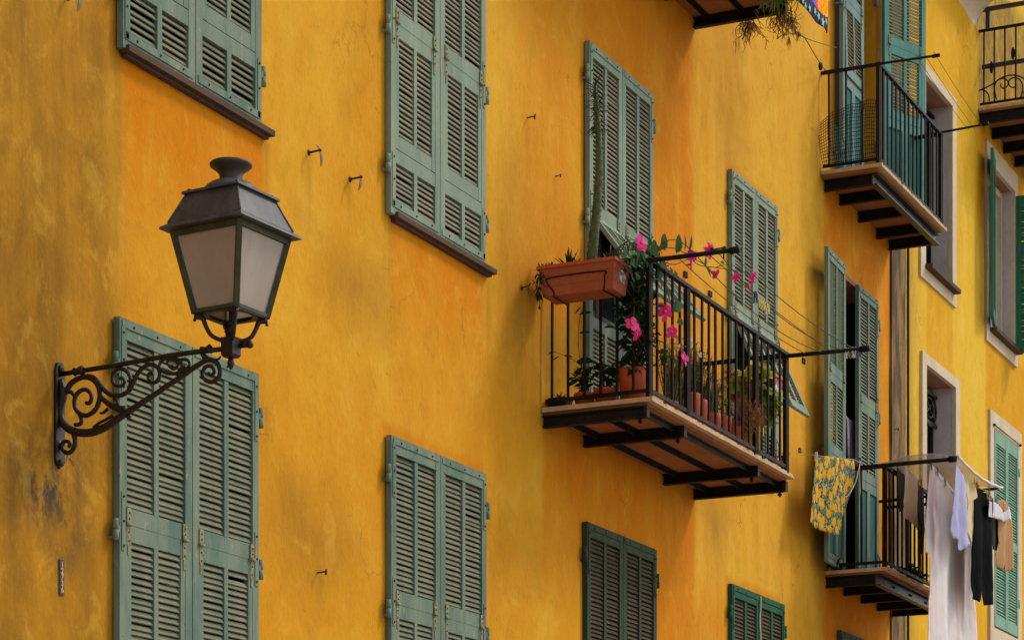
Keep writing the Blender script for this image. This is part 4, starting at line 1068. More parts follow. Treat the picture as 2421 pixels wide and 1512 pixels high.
# ================================================================ PLANT BALCONY
def floor_at(u, off, zf=FL): p = at(u, HY, off); return Vector((p.x, p.y, zf))
def planter(xa, xb, oa, ob, zt_, h, label, sticker=True):
    root = thing("planter_box", ((xa + xb) / 2, -(oa + ob) / 2, zt_ - h), label, "planter", "terracotta planter boxes hung on the railing")
    g = MB(); t_ = .035; k = .028
    P = [(xa + t_, -oa - t_), (xb - t_, -oa - t_), (xb - t_, -ob + t_), (xa + t_, -ob + t_)]; Q = [(xa + .012, -oa - .012), (xb - .012, -oa - .012), (xb - .012, -ob + .012), (xa + .012, -ob + .012)]
    g.add([(x, y, zt_ - h) for x, y in P] + [(x, y, zt_ - .022) for x, y in Q], [(0, 3, 2, 1), (0, 1, 5, 4), (1, 2, 6, 5), (2, 3, 7, 6), (3, 0, 4, 7)])
    for zz in (zt_ - h * .35, zt_ - h * .68):
        f = (zz - zt_ + h) / (h - .022); ins = t_ + (.012 - t_) * f - .003
        g.box(xa + ins, xb - ins, -oa - ins, -ob + ins, zz - .003, zz + .001)
    g.build("box", 'terracotta2', root)
    g = MB()
    g.box(xa, xb, -oa, -oa - .02, zt_ - .022, zt_); g.box(xa, xb, -ob, -ob + .02, zt_ - .022, zt_); g.box(xa, xa + .02, -oa - .0205, -ob + .0205, zt_ - .022, zt_); g.box(xb - .02, xb, -oa - .0205, -ob + .0205, zt_ - .022, zt_)
    g.build("rim", 'terracotta', root)
    g = MB(); g.box(xa + .021, xb - .021, -oa - .021, -ob + .021, zt_ - .05, zt_ - .03); g.build("soil", 'soil', root)
    g = MB(); xx = xa + .012; ya, yb = -oa - (ob - oa) * .20, -ob + (ob - oa) * .14
    wz0, wz1 = zt_ - h - .004, zt_ - h * .42
    def xo(z): return xa + .012 + (t_ - .012) * (zt_ - .022 - z) / (h - .022) - .006
    pl = [(xo(wz0), ya, wz0 - .004), (xo(wz0 + .03), ya - .0, wz0 + .03), (xo(wz1 - .03), ya + .045, wz1 - .03), (xo(wz1), ya + .01, wz1), (xo(wz1), yb - .01 + .03, wz1), (xo(wz1 - .03), yb + .005, wz1 - .03), (xo(wz0 + .02), yb + .012, wz0 + .02), (xo(wz0), yb + .02, wz0 - .004)]
    g.tube(pl, .0045, 6, sub=4); g.tube([(xb - t_, ya, wz0 - .006), (xo(wz0), ya, wz0 - .006)], .005, 6); g.tube([(xb - t_, yb, wz0 - .006), (xo(wz0), yb + .02, wz0 - .006)], .005, 6)
    g.build("wire_holder", 'iron', root)
    if sticker:
        g = MB(); xm_, z0_, z1_ = (xa + xb) / 2 + .02, zt_ - h * .70, zt_ - h * .27
        def yo(z): return -ob + .012 + (t_ - .012) * (zt_ - .022 - z) / (h - .022) - .0012
        pts = [(xm_ - .055, z1_ - .03), (xm_ - .02, z1_), (xm_ + .03, z1_ - .005), (xm_ + .06, z1_ - .04), (xm_ + .058, z0_), (xm_ + .02, z0_ + .01), (xm_ - .05, z0_ + .02)]
        n = len(pts); g.add([(x, yo(z) - .001, z) for x, z in pts] + [(x, yo(z) + .002, z) for x, z in pts], [tuple(range(n)), tuple(range(2 * n - 1, n - 1, -1))] + [(i, n + i, n + (i + 1) % n, (i + 1) % n) for i in range(n)])
        g.build("sticker", 'sticker', root)
    return root
xb_ = bl - .024; ob_ = OFF(1494, xb_); xa_ = at(1455, HY, ob_).x; oa_ = OFF(1268, xa_)
ztp = atx(1455, 604.5, xa_).z
planter(xa_, xb_, oa_, ob_, ztp, .207, "terracotta planter box with pale sticker hung on the left end of the balcony railing")
planter(br + .02, br + .30, OFF(1712, br + .02), OFF(1828, br + .02), atx(1828, 878, br + .02).z, .19, "terracotta planter box hung on the far right end of the balcony railing")
# tall cactus stem in the planter
def cactus():
    root = thing("cactus", (at(1402, 604, .42).x, -.42, ztp - .03), "tall single stemmed spiny cactus growing out of the hanging planter box", "cactus")
    xm_ = (xa_ + xb_) / 2
    P = [atx(u, v, xm_) for u, v in ((1399, 618), (1404, 560), (1412, 480), (1416, 400), (1415, 320), (1411, 250), (1407, 200))]
    g = MB(); g.tube(P, [.037, .035, .031, .026, .022, .017, .007], 14, sub=6)
    rnd = random.Random(3)
    for i in range(420):
        t_ = rnd.random(); k = min(int(t_ * 6), 5); f = t_ * 6 - k; c = P[k].lerp(P[k + 1], f); rad = (.037, .035, .031, .026, .022, .017, .007)[k] * .97
        w_ = rnd.random() * 6.28; d_ = Vector((math.cos(w_), math.sin(w_), .35)).normalized()
        b0 = c + Vector((math.cos(w_), math.sin(w_), 0)) * rad
        g.tube([b0, b0 + d_ * .005], [.0050, .0015], 4, 1, cap=False)
    g.build("stem", ['cactus', 'stem'], root)
    g = MB()
    for i in range(70):
        t_ = rnd.random() ** .8; c = P[6].lerp(P[4], t_ * .9); w_ = rnd.random() * 6.28
        d_ = Vector((math.cos(w_), math.sin(w_), .5 - t_ * 1.0 + rnd.uniform(-.2, .3)))
        g.leaf(c, d_, (0, 0, 1), rnd.uniform(.06, .13), .010, 0, rnd.uniform(-.2, .3), .2)
    g.leaf(P[4] + Vector((0, 0, .05)), (-1, .2, -.4), (0, 0, 1), .12, .012, 0, .5)
    g.build("leaves", 'leafdark', root)
cactus()
def tuft(name, base, n, L, W_, mat, label, cat, grp=None, spread=.8, up=.9, seed=0, bend=.2, extra=None):
    rnd = random.Random(seed); g = MB()
    for i in range(n):
        w_ = rnd.random() * 6.28; s_ = rnd.random() * spread
        d_ = Vector((math.cos(w_) * s_, math.sin(w_) * s_, up * rnd.uniform(.5, 1.1)))
        g.leaf(Vector(base) + Vector((math.cos(w_), math.sin(w_), 0)) * .02 * rnd.random(), d_, (math.cos(w_) * .3, math.sin(w_) * .3, 1), L * rnd.uniform(.6, 1.15), W_ * rnd.uniform(.7, 1.2), 0, bend * rnd.uniform(-.5, 1.3), .22)
    if extra: extra(g, rnd)
    return g.build(name, [mat, 'stem'], None, label, cat, grp)
xm_ = (xa_ + xb_) / 2
tuft("succulent", atx(1346, 634, xm_ - .04), 22, .13, .020, 'leafdark', "spiky dark succulent in the hanging planter box, between edge and cactus", "succulent", "small plants in the planter", .9, .9, 4, .25)
def trail(g, rnd):
    for k in range(12):
        p = atx(1280 + rnd.uniform(-4, 14), 636, xm_ + rnd.uniform(-.04, .05)); g.leaf(p, (rnd.uniform(-1, 1), rnd.uniform(-.5, .5), .8), (0, 0, 1), .05, .012, 0)
    q = [atx(1283, 640, xa_ + .03), atx(1274, 655, xa_ + .0), atx(1270, 680, xa_ + .02), atx(1276, 700, xa_ + .02)]
    g.tube(q, .006, 5, 1, sub=3)
    for k in range(46):
        t_ = rnd.random(); c = q[min(int(t_ * 3), 2)].lerp(q[min(int(t_ * 3), 2) + 1], t_ * 3 % 1)
        g.leaf(c + Vector((rnd.uniform(-.02, .02), rnd.uniform(-.03, .03), 0)), (rnd.uniform(-1, 1), rnd.uniform(-1, 1), rnd.uniform(-.9, .5)), (0, 0, 1), rnd.uniform(.04, .075), .014, 0, .3)
    g.tube([q[3], q[3] + Vector((0, 0, -.07))], .003, 4, 1); g.ball(q[3] + Vector((0, 0, -.08)), .012, 1)
tuft("succulent", atx(1302, 636, xm_), 16, .065, .012, 'leafdark', "low succulent spilling over the wall end of the hanging planter box", "succulent", "small plants in the planter", 1., .8, 9, .2, trail)
def weeds(g, rnd):
    for k in range(5):
        p = atx(1425 + k * 9, 612, xm_); g.tube([p, p + Vector((.03, -.06, .05 + .02 * k)), p + Vector((.05, -.16, .06 + .01 * k)), p + Vector((.1, -.26, .04))], .003, 4, 1, sub=4)
    p = atx(1440, 612, xm_); g.tube([p, p + Vector((.01, -.01, .10))], .005, 5, 1)
tuft("dry_weed", atx(1432, 616, xm_), 10, .07, .008, 'drygrey', "dry wiry weed between the cactus and the planter's outer end", "weed", None, 1.2, .6, 2, .4, weeds)

# flower pots
def pot(p, r, h, mat, label, grp="flower pots on the balcony floor", taper=.78, rim=True):
    root = thing("flower_pot", p, label, "flower pot", grp)
    g = MB(); k = .022 if rim else .01
    g.lathe(p, [(.001, 0), (r * taper, 0), (r * (taper + (1 - taper) * .75), h * .78), (r * .985, h * .80), (r, h * .985), (r * .985, h), (r * .92, h), (r * .90, h * .86)], 28); g.build("pot", mat, root)
    g = MB(); g.lathe(p, [(.001, h * .88), (r * .9, h * .86)], 16); g.build("soil", 'soil', root)
    return root
def clump(p, n, L, W_, mats_, label, cat, H=.2, rad=.08, seed=1, bend=.3, stems=4, name="potted_plant", grp=None, lean=(0, 0), dense=1.):
    rnd = random.Random(seed); g = MB(); p = Vector(p); tips = []
    for s_ in range(stems):
        w_ = rnd.random() * 6.28; e = p + Vector((math.cos(w_) * rad * rnd.uniform(.2, 1) + lean[0], math.sin(w_) * rad * rnd.uniform(.2, 1) + lean[1], H * rnd.uniform(.7, 1.05)))
        mid = p.lerp(e, .5) + Vector((rnd.uniform(-.02, .02), rnd.uniform(-.02, .02), .02)); g.tube([p, mid, e], [.006, .005, .002], 5, len(mats_) - 1, sub=3); tips.append((mid, e))
    for i in range(n):
        mid, e = rnd.choice(tips); t_ = rnd.random() ** .7; c = (p.lerp(mid, t_ * 2) if t_ < .5 else mid.lerp(e, t_ * 2 - 1))
        w_ = rnd.random() * 6.28; d_ = Vector((math.cos(w_), math.sin(w_), rnd.uniform(-.35, .8)))
        g.leaf(c, d_, (rnd.uniform(-.3, .3), -.4, 1), L * rnd.uniform(.55, 1.15), W_ * rnd.uniform(.7, 1.15), rnd.randrange(len(mats_) - 1), bend * rnd.uniform(0, 1.4), .14)
    return g.build(name, mats_, None, label, cat, grp)
GP = "plants growing on the balcony"
p = floor_at(1324, OFF(1324, bl + .10)); g = MB(); g.hexa([(p.x - .055, p.y + .05, FL), (p.x + .055, p.y + .05, FL), (p.x + .055, p.y - .055, FL), (p.x - .055, p.y - .055, FL), (p.x - .07, p.y + .065, FL + .085), (p.x + .07, p.y + .065, FL + .085), (p.x + .07, p.y - .07, FL + .085), (p.x - .07, p.y - .07, FL + .085)])
g.build("plant_tray", 'blackpot', None, "square black plastic plant tub in the wall corner of the balcony floor", "plant tub")
tuft("seedling", p + Vector((0, 0, .08)), 14, .07, .010, 'leafdark', "sparse seedlings in the square black tub", "seedling", None, 1., .5, 21)
p1 = floor_at(1382, OFF(1382, bl + .11)); pot(p1, .078, .105, 'terracotta', "small terracotta pot between the black tub and the larger pots, left railing")
clump(p1 + Vector((0, 0, .09)), 60, .085, .042, ['leafdark', 'leafdark', 'stem'], "bushy dark green plant in the small pot nearest the black tub", "potted plant", .19, .09, 5, grp=GP)
p2 = floor_at(1432, OFF(1432, bl + .12)); pot(p2, .085, .125, 'terracotta', "terracotta pot between the small pot and the tall pot, left railing")
clump(p2 + Vector((0, 0, .10)), 60, .10, .045, ['leafdark', 'leaf', 'stem'], "dark leafy plant in the middle pot of the left railing", "potted plant", .20, .10, 6, grp=GP)
p3 = floor_at(1497, OFF(1497, bl + .15)); pot(p3, .105, .25, 'terracotta', "tall terracotta plastic pot in the front corner of the balcony", taper=.86)
# row of pots behind the front railing
row = [(1585, .60, .075, .12, 'terracotta'), (1606, .62, .070, .10, 'greypot'), (1630, .64, .085, .20, 'terracotta'), (1651, .65, .072, .19, 'terracotta'), (1680, .64, .085, .16, 'terracotta'), (1704, .65, .085, .17, 'terracotta'), (1733, .65, .090, .18, 'terracotta'), (1776, .65, .10, .21, 'yellowpot'), (1822, .60, .065, .10, 'terracotta'), (1847, .62, .05, .13, 'terracotta')]
rl = ["small terracotta pot first behind the front railing from the corner", "grey clay pot second behind the front railing", "tall terracotta pot by the second railing post", "slim terracotta pot just past the second railing post", "terracotta pot holding the wispy dry herb", "terracotta pot left of the dried brown plant", "terracotta pot under the dried brown plant", "bright yellow pot under the dried brown plant", "small terracotta pot past the third railing post", "smallest terracotta pot by the last corner post"]
RP = []
for (u, o, r, h, m_), lab in zip(row, rl):
    q = floor_at(u, min(o, bo - r - .015)); h *= 1.42; RP.append((q, h)); pot(q, r, h, m_, lab)
def herb(q, h, H, n, label, seed, mats_=('herb', 'herb', 'drygrey'), rad=.09):
    rnd = random.Random(seed); g = MB()
    for s_ in range(n):
        w_ = rnd.random() * 6.28; r0 = rad * rnd.random() ** .5
        a = q + Vector((math.cos(w_) * r0 * .4, math.sin(w_) * r0 * .4, h * .86)); e = a + Vector((math.cos(w_) * r0, math.sin(w_) * r0, H * rnd.uniform(.55, 1.05)))
        m_ = a.lerp(e, .5) + Vector((rnd.uniform(-.02, .02), rnd.uniform(-.02, .02), 0)); g.tube([a, m_, e], [.004, .003, .0015], 4, 2, cap=False)
        for k in range(20):
            t_ = rnd.uniform(.15, 1); c = a.lerp(m_, t_ * 2) if t_ < .5 else m_.lerp(e, t_ * 2 - 1); w2 = rnd.random() * 6.28
            g.leaf(c, (math.cos(w2), math.sin(w2), rnd.uniform(.2, 1.)), (0, 0, 1), rnd.uniform(.022, .042), .007, rnd.randrange(2), .1)
    return g.build("herb", list(mats_), None, label, "herb", GP)
herb(RP[0][0], RP[0][1], .46, 48, "tall wispy herb nearest the front corner post", 1)
herb(RP[1][0], RP[1][1], .44, 40, "wispy olive herb in the grey clay pot", 2, ('herb', 'drygrey', 'drygrey'))
herb(RP[2][0], RP[2][1], .38, 44, "dense upright herb at the second railing post", 3, ('herb', 'leafdark', 'stem'))
herb(RP[3][0], RP[3][1], .40, 40, "fine leaved herb just past the second railing post", 4, ('leafdark', 'herb', 'stem'))
herb(RP[4][0], RP[4][1], .33, 44, "dry straw coloured herb beside the dried brown plant", 5, ('drygrey', 'herb', 'drygrey'))
# dried brown ball of stems
rnd = random.Random(12); g = MB(); c0 = RP[6][0] + Vector((.05, -.10, .31)); cb = RP[6][0] + Vector((.02, 0, .17))
for i in range(420):
    d_ = Vector((rnd.gauss(0, 1), rnd.gauss(0, 1), rnd.gauss(0, .9))).normalized(); rad = .215 * rnd.uniform(.45, 1.05)
    e = c0 + Vector((d_.x * rad * 1.15, d_.y * rad * .7, d_.z * rad * .85)); a = cb.lerp(c0, rnd.uniform(.2, 1.)) + d_ * .03; m_ = a.lerp(e, .55) + Vector((rnd.uniform(-.025, .025), rnd.uniform(-.025, .025), rnd.uniform(-.02, .03)))
    g.tube([a, m_, e], [.0022, .0018, .0012], 3, 0, cap=False)
    for k in range(3):
        f = m_.lerp(e, rnd.random()); g.leaf(f, (rnd.uniform(-1, 1), rnd.uniform(-1, 1), rnd.uniform(-1, 1)), (0, 0, 1), .03, .005, 0, .4)
g.build("dried_plant", 'drybrown', None, "dried brown bushy plant poking through the front railing", "dried plant", GP)
# yellow green variegated plant
def lime_plant():
    rnd = random.Random(31); root = RP[7][0] + Vector((0, 0, .18)); g = MB()
    knots = [(1752, 880, .46), (1788, 872, .50), (1800, 885, .55), (1775, 895, .5), (1742, 905, .5), (1760, 915, .5), (1790, 905, .55), (1782, 925, .55), (1800, 935, .58), (1812, 925, .55), (1815, 945, .6), (1795, 960, .6), (1822, 970, .6), (1805, 985, .62), (1778, 945, .58), (1830, 955, .6), (1800, 1000, .6)]
    for i, (u, v, o) in enumerate(knots):
        c = at(u, v, min(bo - .05, OFF(u, br - .10))); g.tube([root, root.lerp(c, .5) + Vector((0, .03, .05)), c], [.006, .005, .003], 5, 2, sub=3)
        for k in range(14):
            w_ = rnd.random() * 6.28; d_ = Vector((math.cos(w_), -.3 + .6 * math.sin(w_), rnd.uniform(-.8, .5)))
            g.leaf(c + Vector((rnd.uniform(-.03, .03), rnd.uniform(-.03, .03), rnd.uniform(-.03, .03))), d_, (rnd.uniform(-.3, .3), -.9, .6), rnd.uniform(.08, .14), rnd.uniform(.055, .085), 0 if rnd.random() < (.8 if v < 925 else .5) else 1, rnd.uniform(.1, .5), .1)
    g.build("variegated_plant", ['lime', 'limegreen', 'stem'], None, "lime and yellow leaved climbing plant at the far end of the balcony", "potted plant", GP)
lime_plant()
clump(RP[8][0] + Vector((0, 0, .09)), 40, .06, .03, ['leafdark', 'herb', 'stem'], "small leafy plant past the third railing post", "potted plant", .16, .07, 41, grp=GP)
clump(RP[9][0] + Vector((0, 0, .11)), 40, .05, .022, ['redleaf', 'herb', 'stem'], "reddish withered plant by the last corner post", "potted plant", .16, .06, 42, grp=GP)
clump((br + .16, -OFF(1740, br + .16), atx(1828, 878, br + .02).z - .02), 40, .06, .025, ['redleaf', 'orange', 'stem'], "rust coloured plant in the far right planter box", "potted plant", .10, .16, 43, grp=GP)
clump(RP[5][0] + Vector((0, -.02, .15)), 16, .13, .075, ['leaf', 'limegreen', 'stem'], "broad leaved green plant left of the dried brown plant", "potted plant", .30, .08, 44, grp=GP)
clump(RP[1][0] + Vector((0, 0, .12)), 46, .085, .035, ['leaf', 'herb', 'stem'], "mid green leafy plant crowding the first bars of the front railing", "potted plant", .30, .12, 45, grp=GP)
clump(RP[4][0] + Vector((.02, .02, .18)), 60, .07, .026, ['herb', 'limegreen', 'stem'], "yellowish green feathery plant in the middle of the front railing", "potted plant", .30, .13, 46, grp=GP)
# climbing vine with pink trumpet flowers
def flower(mb, c, face, r, m, eye=1, petals=5, seed=0):
    rnd = random.Random(seed); face = Vector(face).normalized(); a = face.orthogonal().normalized(); b_ = face.cross(a); c = Vector(c); w0 = rnd.random() * 6.28
    for k in range(petals):
        w_ = w0 + 2 * math.pi * k / petals; d_ = (a * math.cos(w_) + b_ * math.sin(w_)); d2 = (a * math.cos(w_ + .5) + b_ * math.sin(w_ + .5))
        mb.petal(c + d_ * r * .08, d_ * 1. + d2 * .3 + face * rnd.uniform(.05, .5), face + d2 * .35, r * rnd.uniform(.82, 1.06), r * rnd.uniform(.72, .95), rnd.choice((m, m, 2)), rnd.uniform(.0, .6))
    mb.tube([c - face * r * .9, c - face * r * .3, c + face * r * .04], [r * .07, r * .16, r * .26], 8, m); mb.ball(c + face * r * .05, r * .14, eye, 6)
def vine():
    rnd = random.Random(77); base = p3 + Vector((0, 0, .2))
    root = thing("flowering_vine", base, "climbing vine with pink trumpet flowers wound round the balcony corner post", "vine")
    g = MB(); stems = []
    for k in range(9):
        x_, o_ = rnd.uniform(-.08, .10), rnd.uniform(-.1, .14)
        P = [base + Vector((rnd.uniform(-.04, .04), rnd.uniform(-.04, .04), 0))]
        for i in range(1, 8): P.append(Vector((bl + .06 + x_ * (i % 3 - 1) + rnd.uniform(-.05, .12), -bo + .10 + o_ * math.sin(i * 1.7 + k) + rnd.uniform(-.05, .08), base.z + (bt - base.z + .06) * i / 7)))
        stems.append(P); g.tube(P, .005, 5, 0, sub=3)
    # runners over the rod
    runs = [[at(1540, 600, bo), at(1580, 585, bo + .1), at(1620, 598, bo + .12), at(1650, 625, .72), at(1690, 632, .74), at(1745, 640, .75)],
            [at(1545, 605, bo), at(1590, 625, bo + .02), at(1635, 612, .74), at(1672, 630, .76), at(1690, 655, .78)],
            [at(1550, 595, bo), at(1575, 570, bo + .1), at(1607, 570, bo + .14), at(1650, 605, bo + .2)],
            [at(1690, 632, .74), at(1725, 625, .70), at(1755, 640, .70), at(1785, 668, .70)],
            [at(1500, 610, bo - .05), at(1480, 600, bo - .2), at(1440, 600, bo - .4)]]
    for P in runs: g.tube(P, .0035, 5, 0, sub=5)
    g.build("stem", 'stem', root)
    g = MB()
    for P in stems:
        for i in range(46):
            t_ = rnd.random() * 6.99; k = int(t_); c = P[k].lerp(P[k + 1], t_ - k) + Vector((rnd.uniform(-.07, .07), rnd.uniform(-.06, .10), 0))
            w_ = rnd.random() * 6.28
            g.leaf(c, (math.cos(w_), math.sin(w_), rnd.uniform(-.6, .4)), (rnd.uniform(-.4, .4), -.7, .8), rnd.uniform(.05, .11), rnd.uniform(.03, .055), 1 if t_ < 5.2 or rnd.random() < .4 else 0, rnd.uniform(0, .4), .12)
    for (u, v, o, L, W_, dx, dz) in ((1537, 600, bo + .03, .13, .10, .5, .8), (1562, 590, bo + .06, .13, .10, .3, .9), (1598, 598, bo + .10, .14, .095, .15, 1.), (1618, 592, bo + .12, .11, .045, -.2, 1.), (1628, 592, bo + .12, .12, .05, .25, 1.), (1558, 622, bo + .04, .12, .075, 1., .1), (1583, 632, bo + .06, .06, .05, .5, -.6), (1665, 628, .76, .07, .05, .1, .9), (1668, 628, .76, .10, .06, .7, -.6), (1703, 620, .74, .07, .028, 1., .2), (1510, 612, bo + .02, .10, .07, .9, .4), (1500, 590, bo - .05, .08, .06, -.2, .8), (1525, 598, bo, .09, .04, 1., .1), (1590, 735, bo + .02, .15, .085, .8, .65), (1600, 762, bo, .10, .06, .9, .3), (1590, 790, bo, .09, .05, .9, -.2), (1585, 700, bo - .05, .12, .05, .6, -.8), (1570, 678, bo - .05, .12, .06, .7, -.7), (1622, 690, bo - .05, .05, .035, .5, -.8), (1597, 640, bo + .05, .04, .05, -.5, -.8)):
        c = at(u, v, o); g.leaf(c, (dx, -.25, dz), (rnd.uniform(-.2, .2), -1, .25), L, W_, 0, .15, .10)
    for i in range(95):
        u, v = rnd.uniform(1476, 1566), rnd.uniform(582, 665); c = at(u, v, bo + rnd.uniform(-.16, .05)); w_ = rnd.random() * 6.28
        g.leaf(c, (math.cos(w_), -.3, math.sin(w_)), (rnd.uniform(-.4, .4), -1, .5), rnd.uniform(.05, .10), rnd.uniform(.03, .06), rnd.choice((0, 1)), .2, .1)
    g.build("leaves", ['leaf', 'leafdark'], root)
    for i, (u, v, o, r, m_, f) in enumerate(((1516, 574, bo + .06, .054, 'pink', (-.5, -1, .1)), (1572, 737, bo + .02, .060, 'pink', (-.6, -1, -.2)), (1494, 766, bo + .03, .052, 'pink', (-.7, -1, .1)), (1505, 790, bo + .01, .046, 'magenta', (-.1, -1, -.4)), (1588, 784, bo + .02, .050, 'pink', (-.4, -1, -.3)), (1619, 849, bo + .03, .056, 'magenta', (.1, -1, .1)), (1633, 603, bo + .12, .042, 'magenta', (-1, -.4, .0)), (1634, 625, bo + .12, .048, 'magenta', (.6, -1, .1)), (1675, 598, bo + .2, .048, 'magenta', (.9, -.7, .2)), (1681, 588, bo + .22, .046, 'pink', (.8, -.8, .5)), (1692, 648, .78, .042, 'pink', (1., -.3, -.3)), (1741, 655, .75, .042, 'pink', (1., -.35, -.1)), (1779, 655, .72, .046, 'magenta', (.9, -.7, .1)), (1770, 677, .72, .044, 'pink', (.2, -1, .2)), (1580, 628, bo + .04, .03, 'magenta', (.2, -1, 0)))):
        g = MB(); flower(g, at(u, v, o), f, r, 0, 1, 5, i); g.build("flower", [m_, 'eye', 'magenta' if m_ == 'pink' else 'deeppink'], root)
    for i, (u, v, o, r) in enumerate(((1629, 806, bo, .045), (1606, 822, bo, .028), (1655, 838, bo, .024))):
        g = MB(); flower(g, at(u, v, o), (rnd.uniform(-.6, .4), -1, rnd.uniform(-.5, .2)), r, 0, 0, 4, 50 + i); g.build("wilted_flower", ['palepetal', 'palepetal', 'beige'], root)
    g = MB(); g.tube([at(1590, 812, bo - .02), at(1612, 815, bo), at(1640, 828, bo), at(1668, 834, bo)], .0035, 5, 0, sub=4); g.tube([at(1600, 795, bo - .03), at(1622, 806, bo - .01), at(1652, 842, bo)], .003, 5, 0, sub=4); g.build("tendril", 'stem', root)
vine()
# thin vine tendril climbing the left railing
rnd = random.Random(8); g = MB(); xx = bl + .02
q = [atx(u, v, xx) for u, v in ((1380, 880), (1372, 850), (1368, 820), (1368, 780), (1372, 745), (1382, 725))]
g.tube(q, .0028, 5, 1, sub=4); g.tube([atx(1378, 868, xx), atx(1355, 850, xx), atx(1330, 838, xx), atx(1306, 830, xx)], .002, 4, 1, sub=4)
for (u, v, d_, L, W_) in ((1370, 742, (.2, -1, .15), .09, .03), (1369, 787, (.2, -1, .05), .085, .025), (1360, 742, (-.2, -.8, .8), .07, .016), (1366, 852, (.1, -1, -.1), .12, .06), (1322, 842, (-.2, .6, -.3), .05, .016), (1333, 840, (0, -1, -.2), .07, .018), (1306, 832, (0, .9, -.3), .04, .016), (1376, 862, (.1, .6, .5), .06, .03)): g.leaf(atx(u, v, xx), d_, (-1, 0, .5), L, W_, 0, .1)
g.build("tendril_plant", ['leafdark', 'stem'], None, "thin leafy tendril climbing between the left railing bars", "vine", GP)

# ================================================================ STRINGS, PEGS, CLOTHS
def string(P, r, mat, name, label, cat, grp=None, sag=0.):
    A, B_ = Vector(P[0]), Vector(P[-1])
    if len(P) == 2: P = [A.lerp(B_, k / 12) + Vector((0, 0, -sag * 4 * (k / 12) * (1 - k / 12))) for k in range(13)]
    g = MB(); g.tube(P, r, 5, sub=2); return g.build(name, mat, None, label, cat, grp)
GS = "washing lines between the balcony's two rods"
LN = []
for (uL, uR, sag, mat) in ((1600, 1905, .05, 'string'), (1642, 1943, .10, 'string'), (1668, 1965, .03, 'string'), (1692, 1993, .12, 'greenstring'), (1716, 2018, .06, 'greenstring')):
    a = atx(uL, 600, bl); a.z = bt + .004 + .02 * (uL - 1600) / 140; b_ = atx(uR, 840, br); b_.z = bt - .012; LN.append((a, b_, sag))
    string((a, b_), .0035, mat, "washing_line", "thin sagging washing line strung from rod to rod above the plant balcony", "washing line", GS, sag)
for (uL, uR) in ((2165, 2290), (2185, 2305), (2208, 2326)):
    a = atx(uL, 140, b2l); a.z = b2t + .03; b_ = atx(uR, 305, b2r); b_.z = b2t + .0
    string((a, b_), .0022, 'string', "washing_line", "very thin washing line between the rods of the upper balcony", "washing line", "washing lines of the upper balcony", .02)
def peg(p, d, mat, label, grp, tilt=0.):
    p = Vector(p); g = MB(); d = Vector(d); d.z = 0; d.normalize(); sd = Vector((-d.y, d.x, 0))
    for s_ in (-1, 1):
        a = p + sd * .006 * s_ + Vector((0, 0, .018)); e = p + sd * .012 * s_ + Vector((0, 0, -.062)) + d * tilt
        g.bar(a, e, .010, .007, 0, tuple(d))
    g.tube([p + sd * .013 + Vector((0, 0, -.02)), p - sd * .013 + Vector((0, 0, -.02))], .005, 6)
    return g.build("clothes_peg", mat, None, label, "clothes peg", grp)
names = {'pegwhite': "white", 'pegyellow': "yellow", 'peggreen': "lime green", 'pegblue': "navy blue", 'pegred': "red", 'pegsky': "sky blue"}
rnd = random.Random(5)
a, b_, sag = LN[3]
for i, m_ in enumerate(('pegblue', 'pegwhite', 'pegyellow', 'pegwhite', 'pegyellow', 'pegwhite', 'pegyellow')):
    u = 1785 + i * 5.; best = min((a.lerp(b_, k / 200) + Vector((0, 0, -sag * 4 * (k / 200) * (1 - k / 200))) for k in range(201)), key=lambda p: abs(CX + FD * ((p.x * S_ - (p.y + D) * C_) / (p.x * C_ + (p.y + D) * S_)) - u))
    peg(best, (b_ - a), m_, names[m_] + " clothes peg in the cluster on the line before the narrow shutters", "pegs clustered on the washing line", rnd.uniform(-.02, .03))
for i, m_ in enumerate(('pegwhite', 'pegyellow', 'pegblue', 'pegwhite', 'peggreen', 'pegwhite', 'pegblue', 'pegblue')):
    p = atx(2001 + i * 4.6, 829 - i * .6, br); p.z = RR.z - .002 - .02 * 0
    p = Vector((br, p.y, bt + (RR.z - bt) * (p.y / RR.y))); peg(p, (0, -1, 0), m_, names[m_] + " clothes peg in the row at the end of the black drying rod", "pegs on the end of the drying rod", rnd.uniform(-.015, .015))
# a small clamp on the rod
p = atx(1700, 592, bl); g = MB(); g.bar(atx(1683, 590, bl), atx(1712, 585, bl), .008, .008); g.ball(atx(1684, 590, bl), .016); g.ball(atx(1713, 588, bl), .018); g.tube([atx(1711, 590, bl), atx(1711, 612, bl)], .006, 6)
g.build("rod_clamp", 'bolt', None, "small black wire clamp sitting on the rod above the flowers", "clamp")

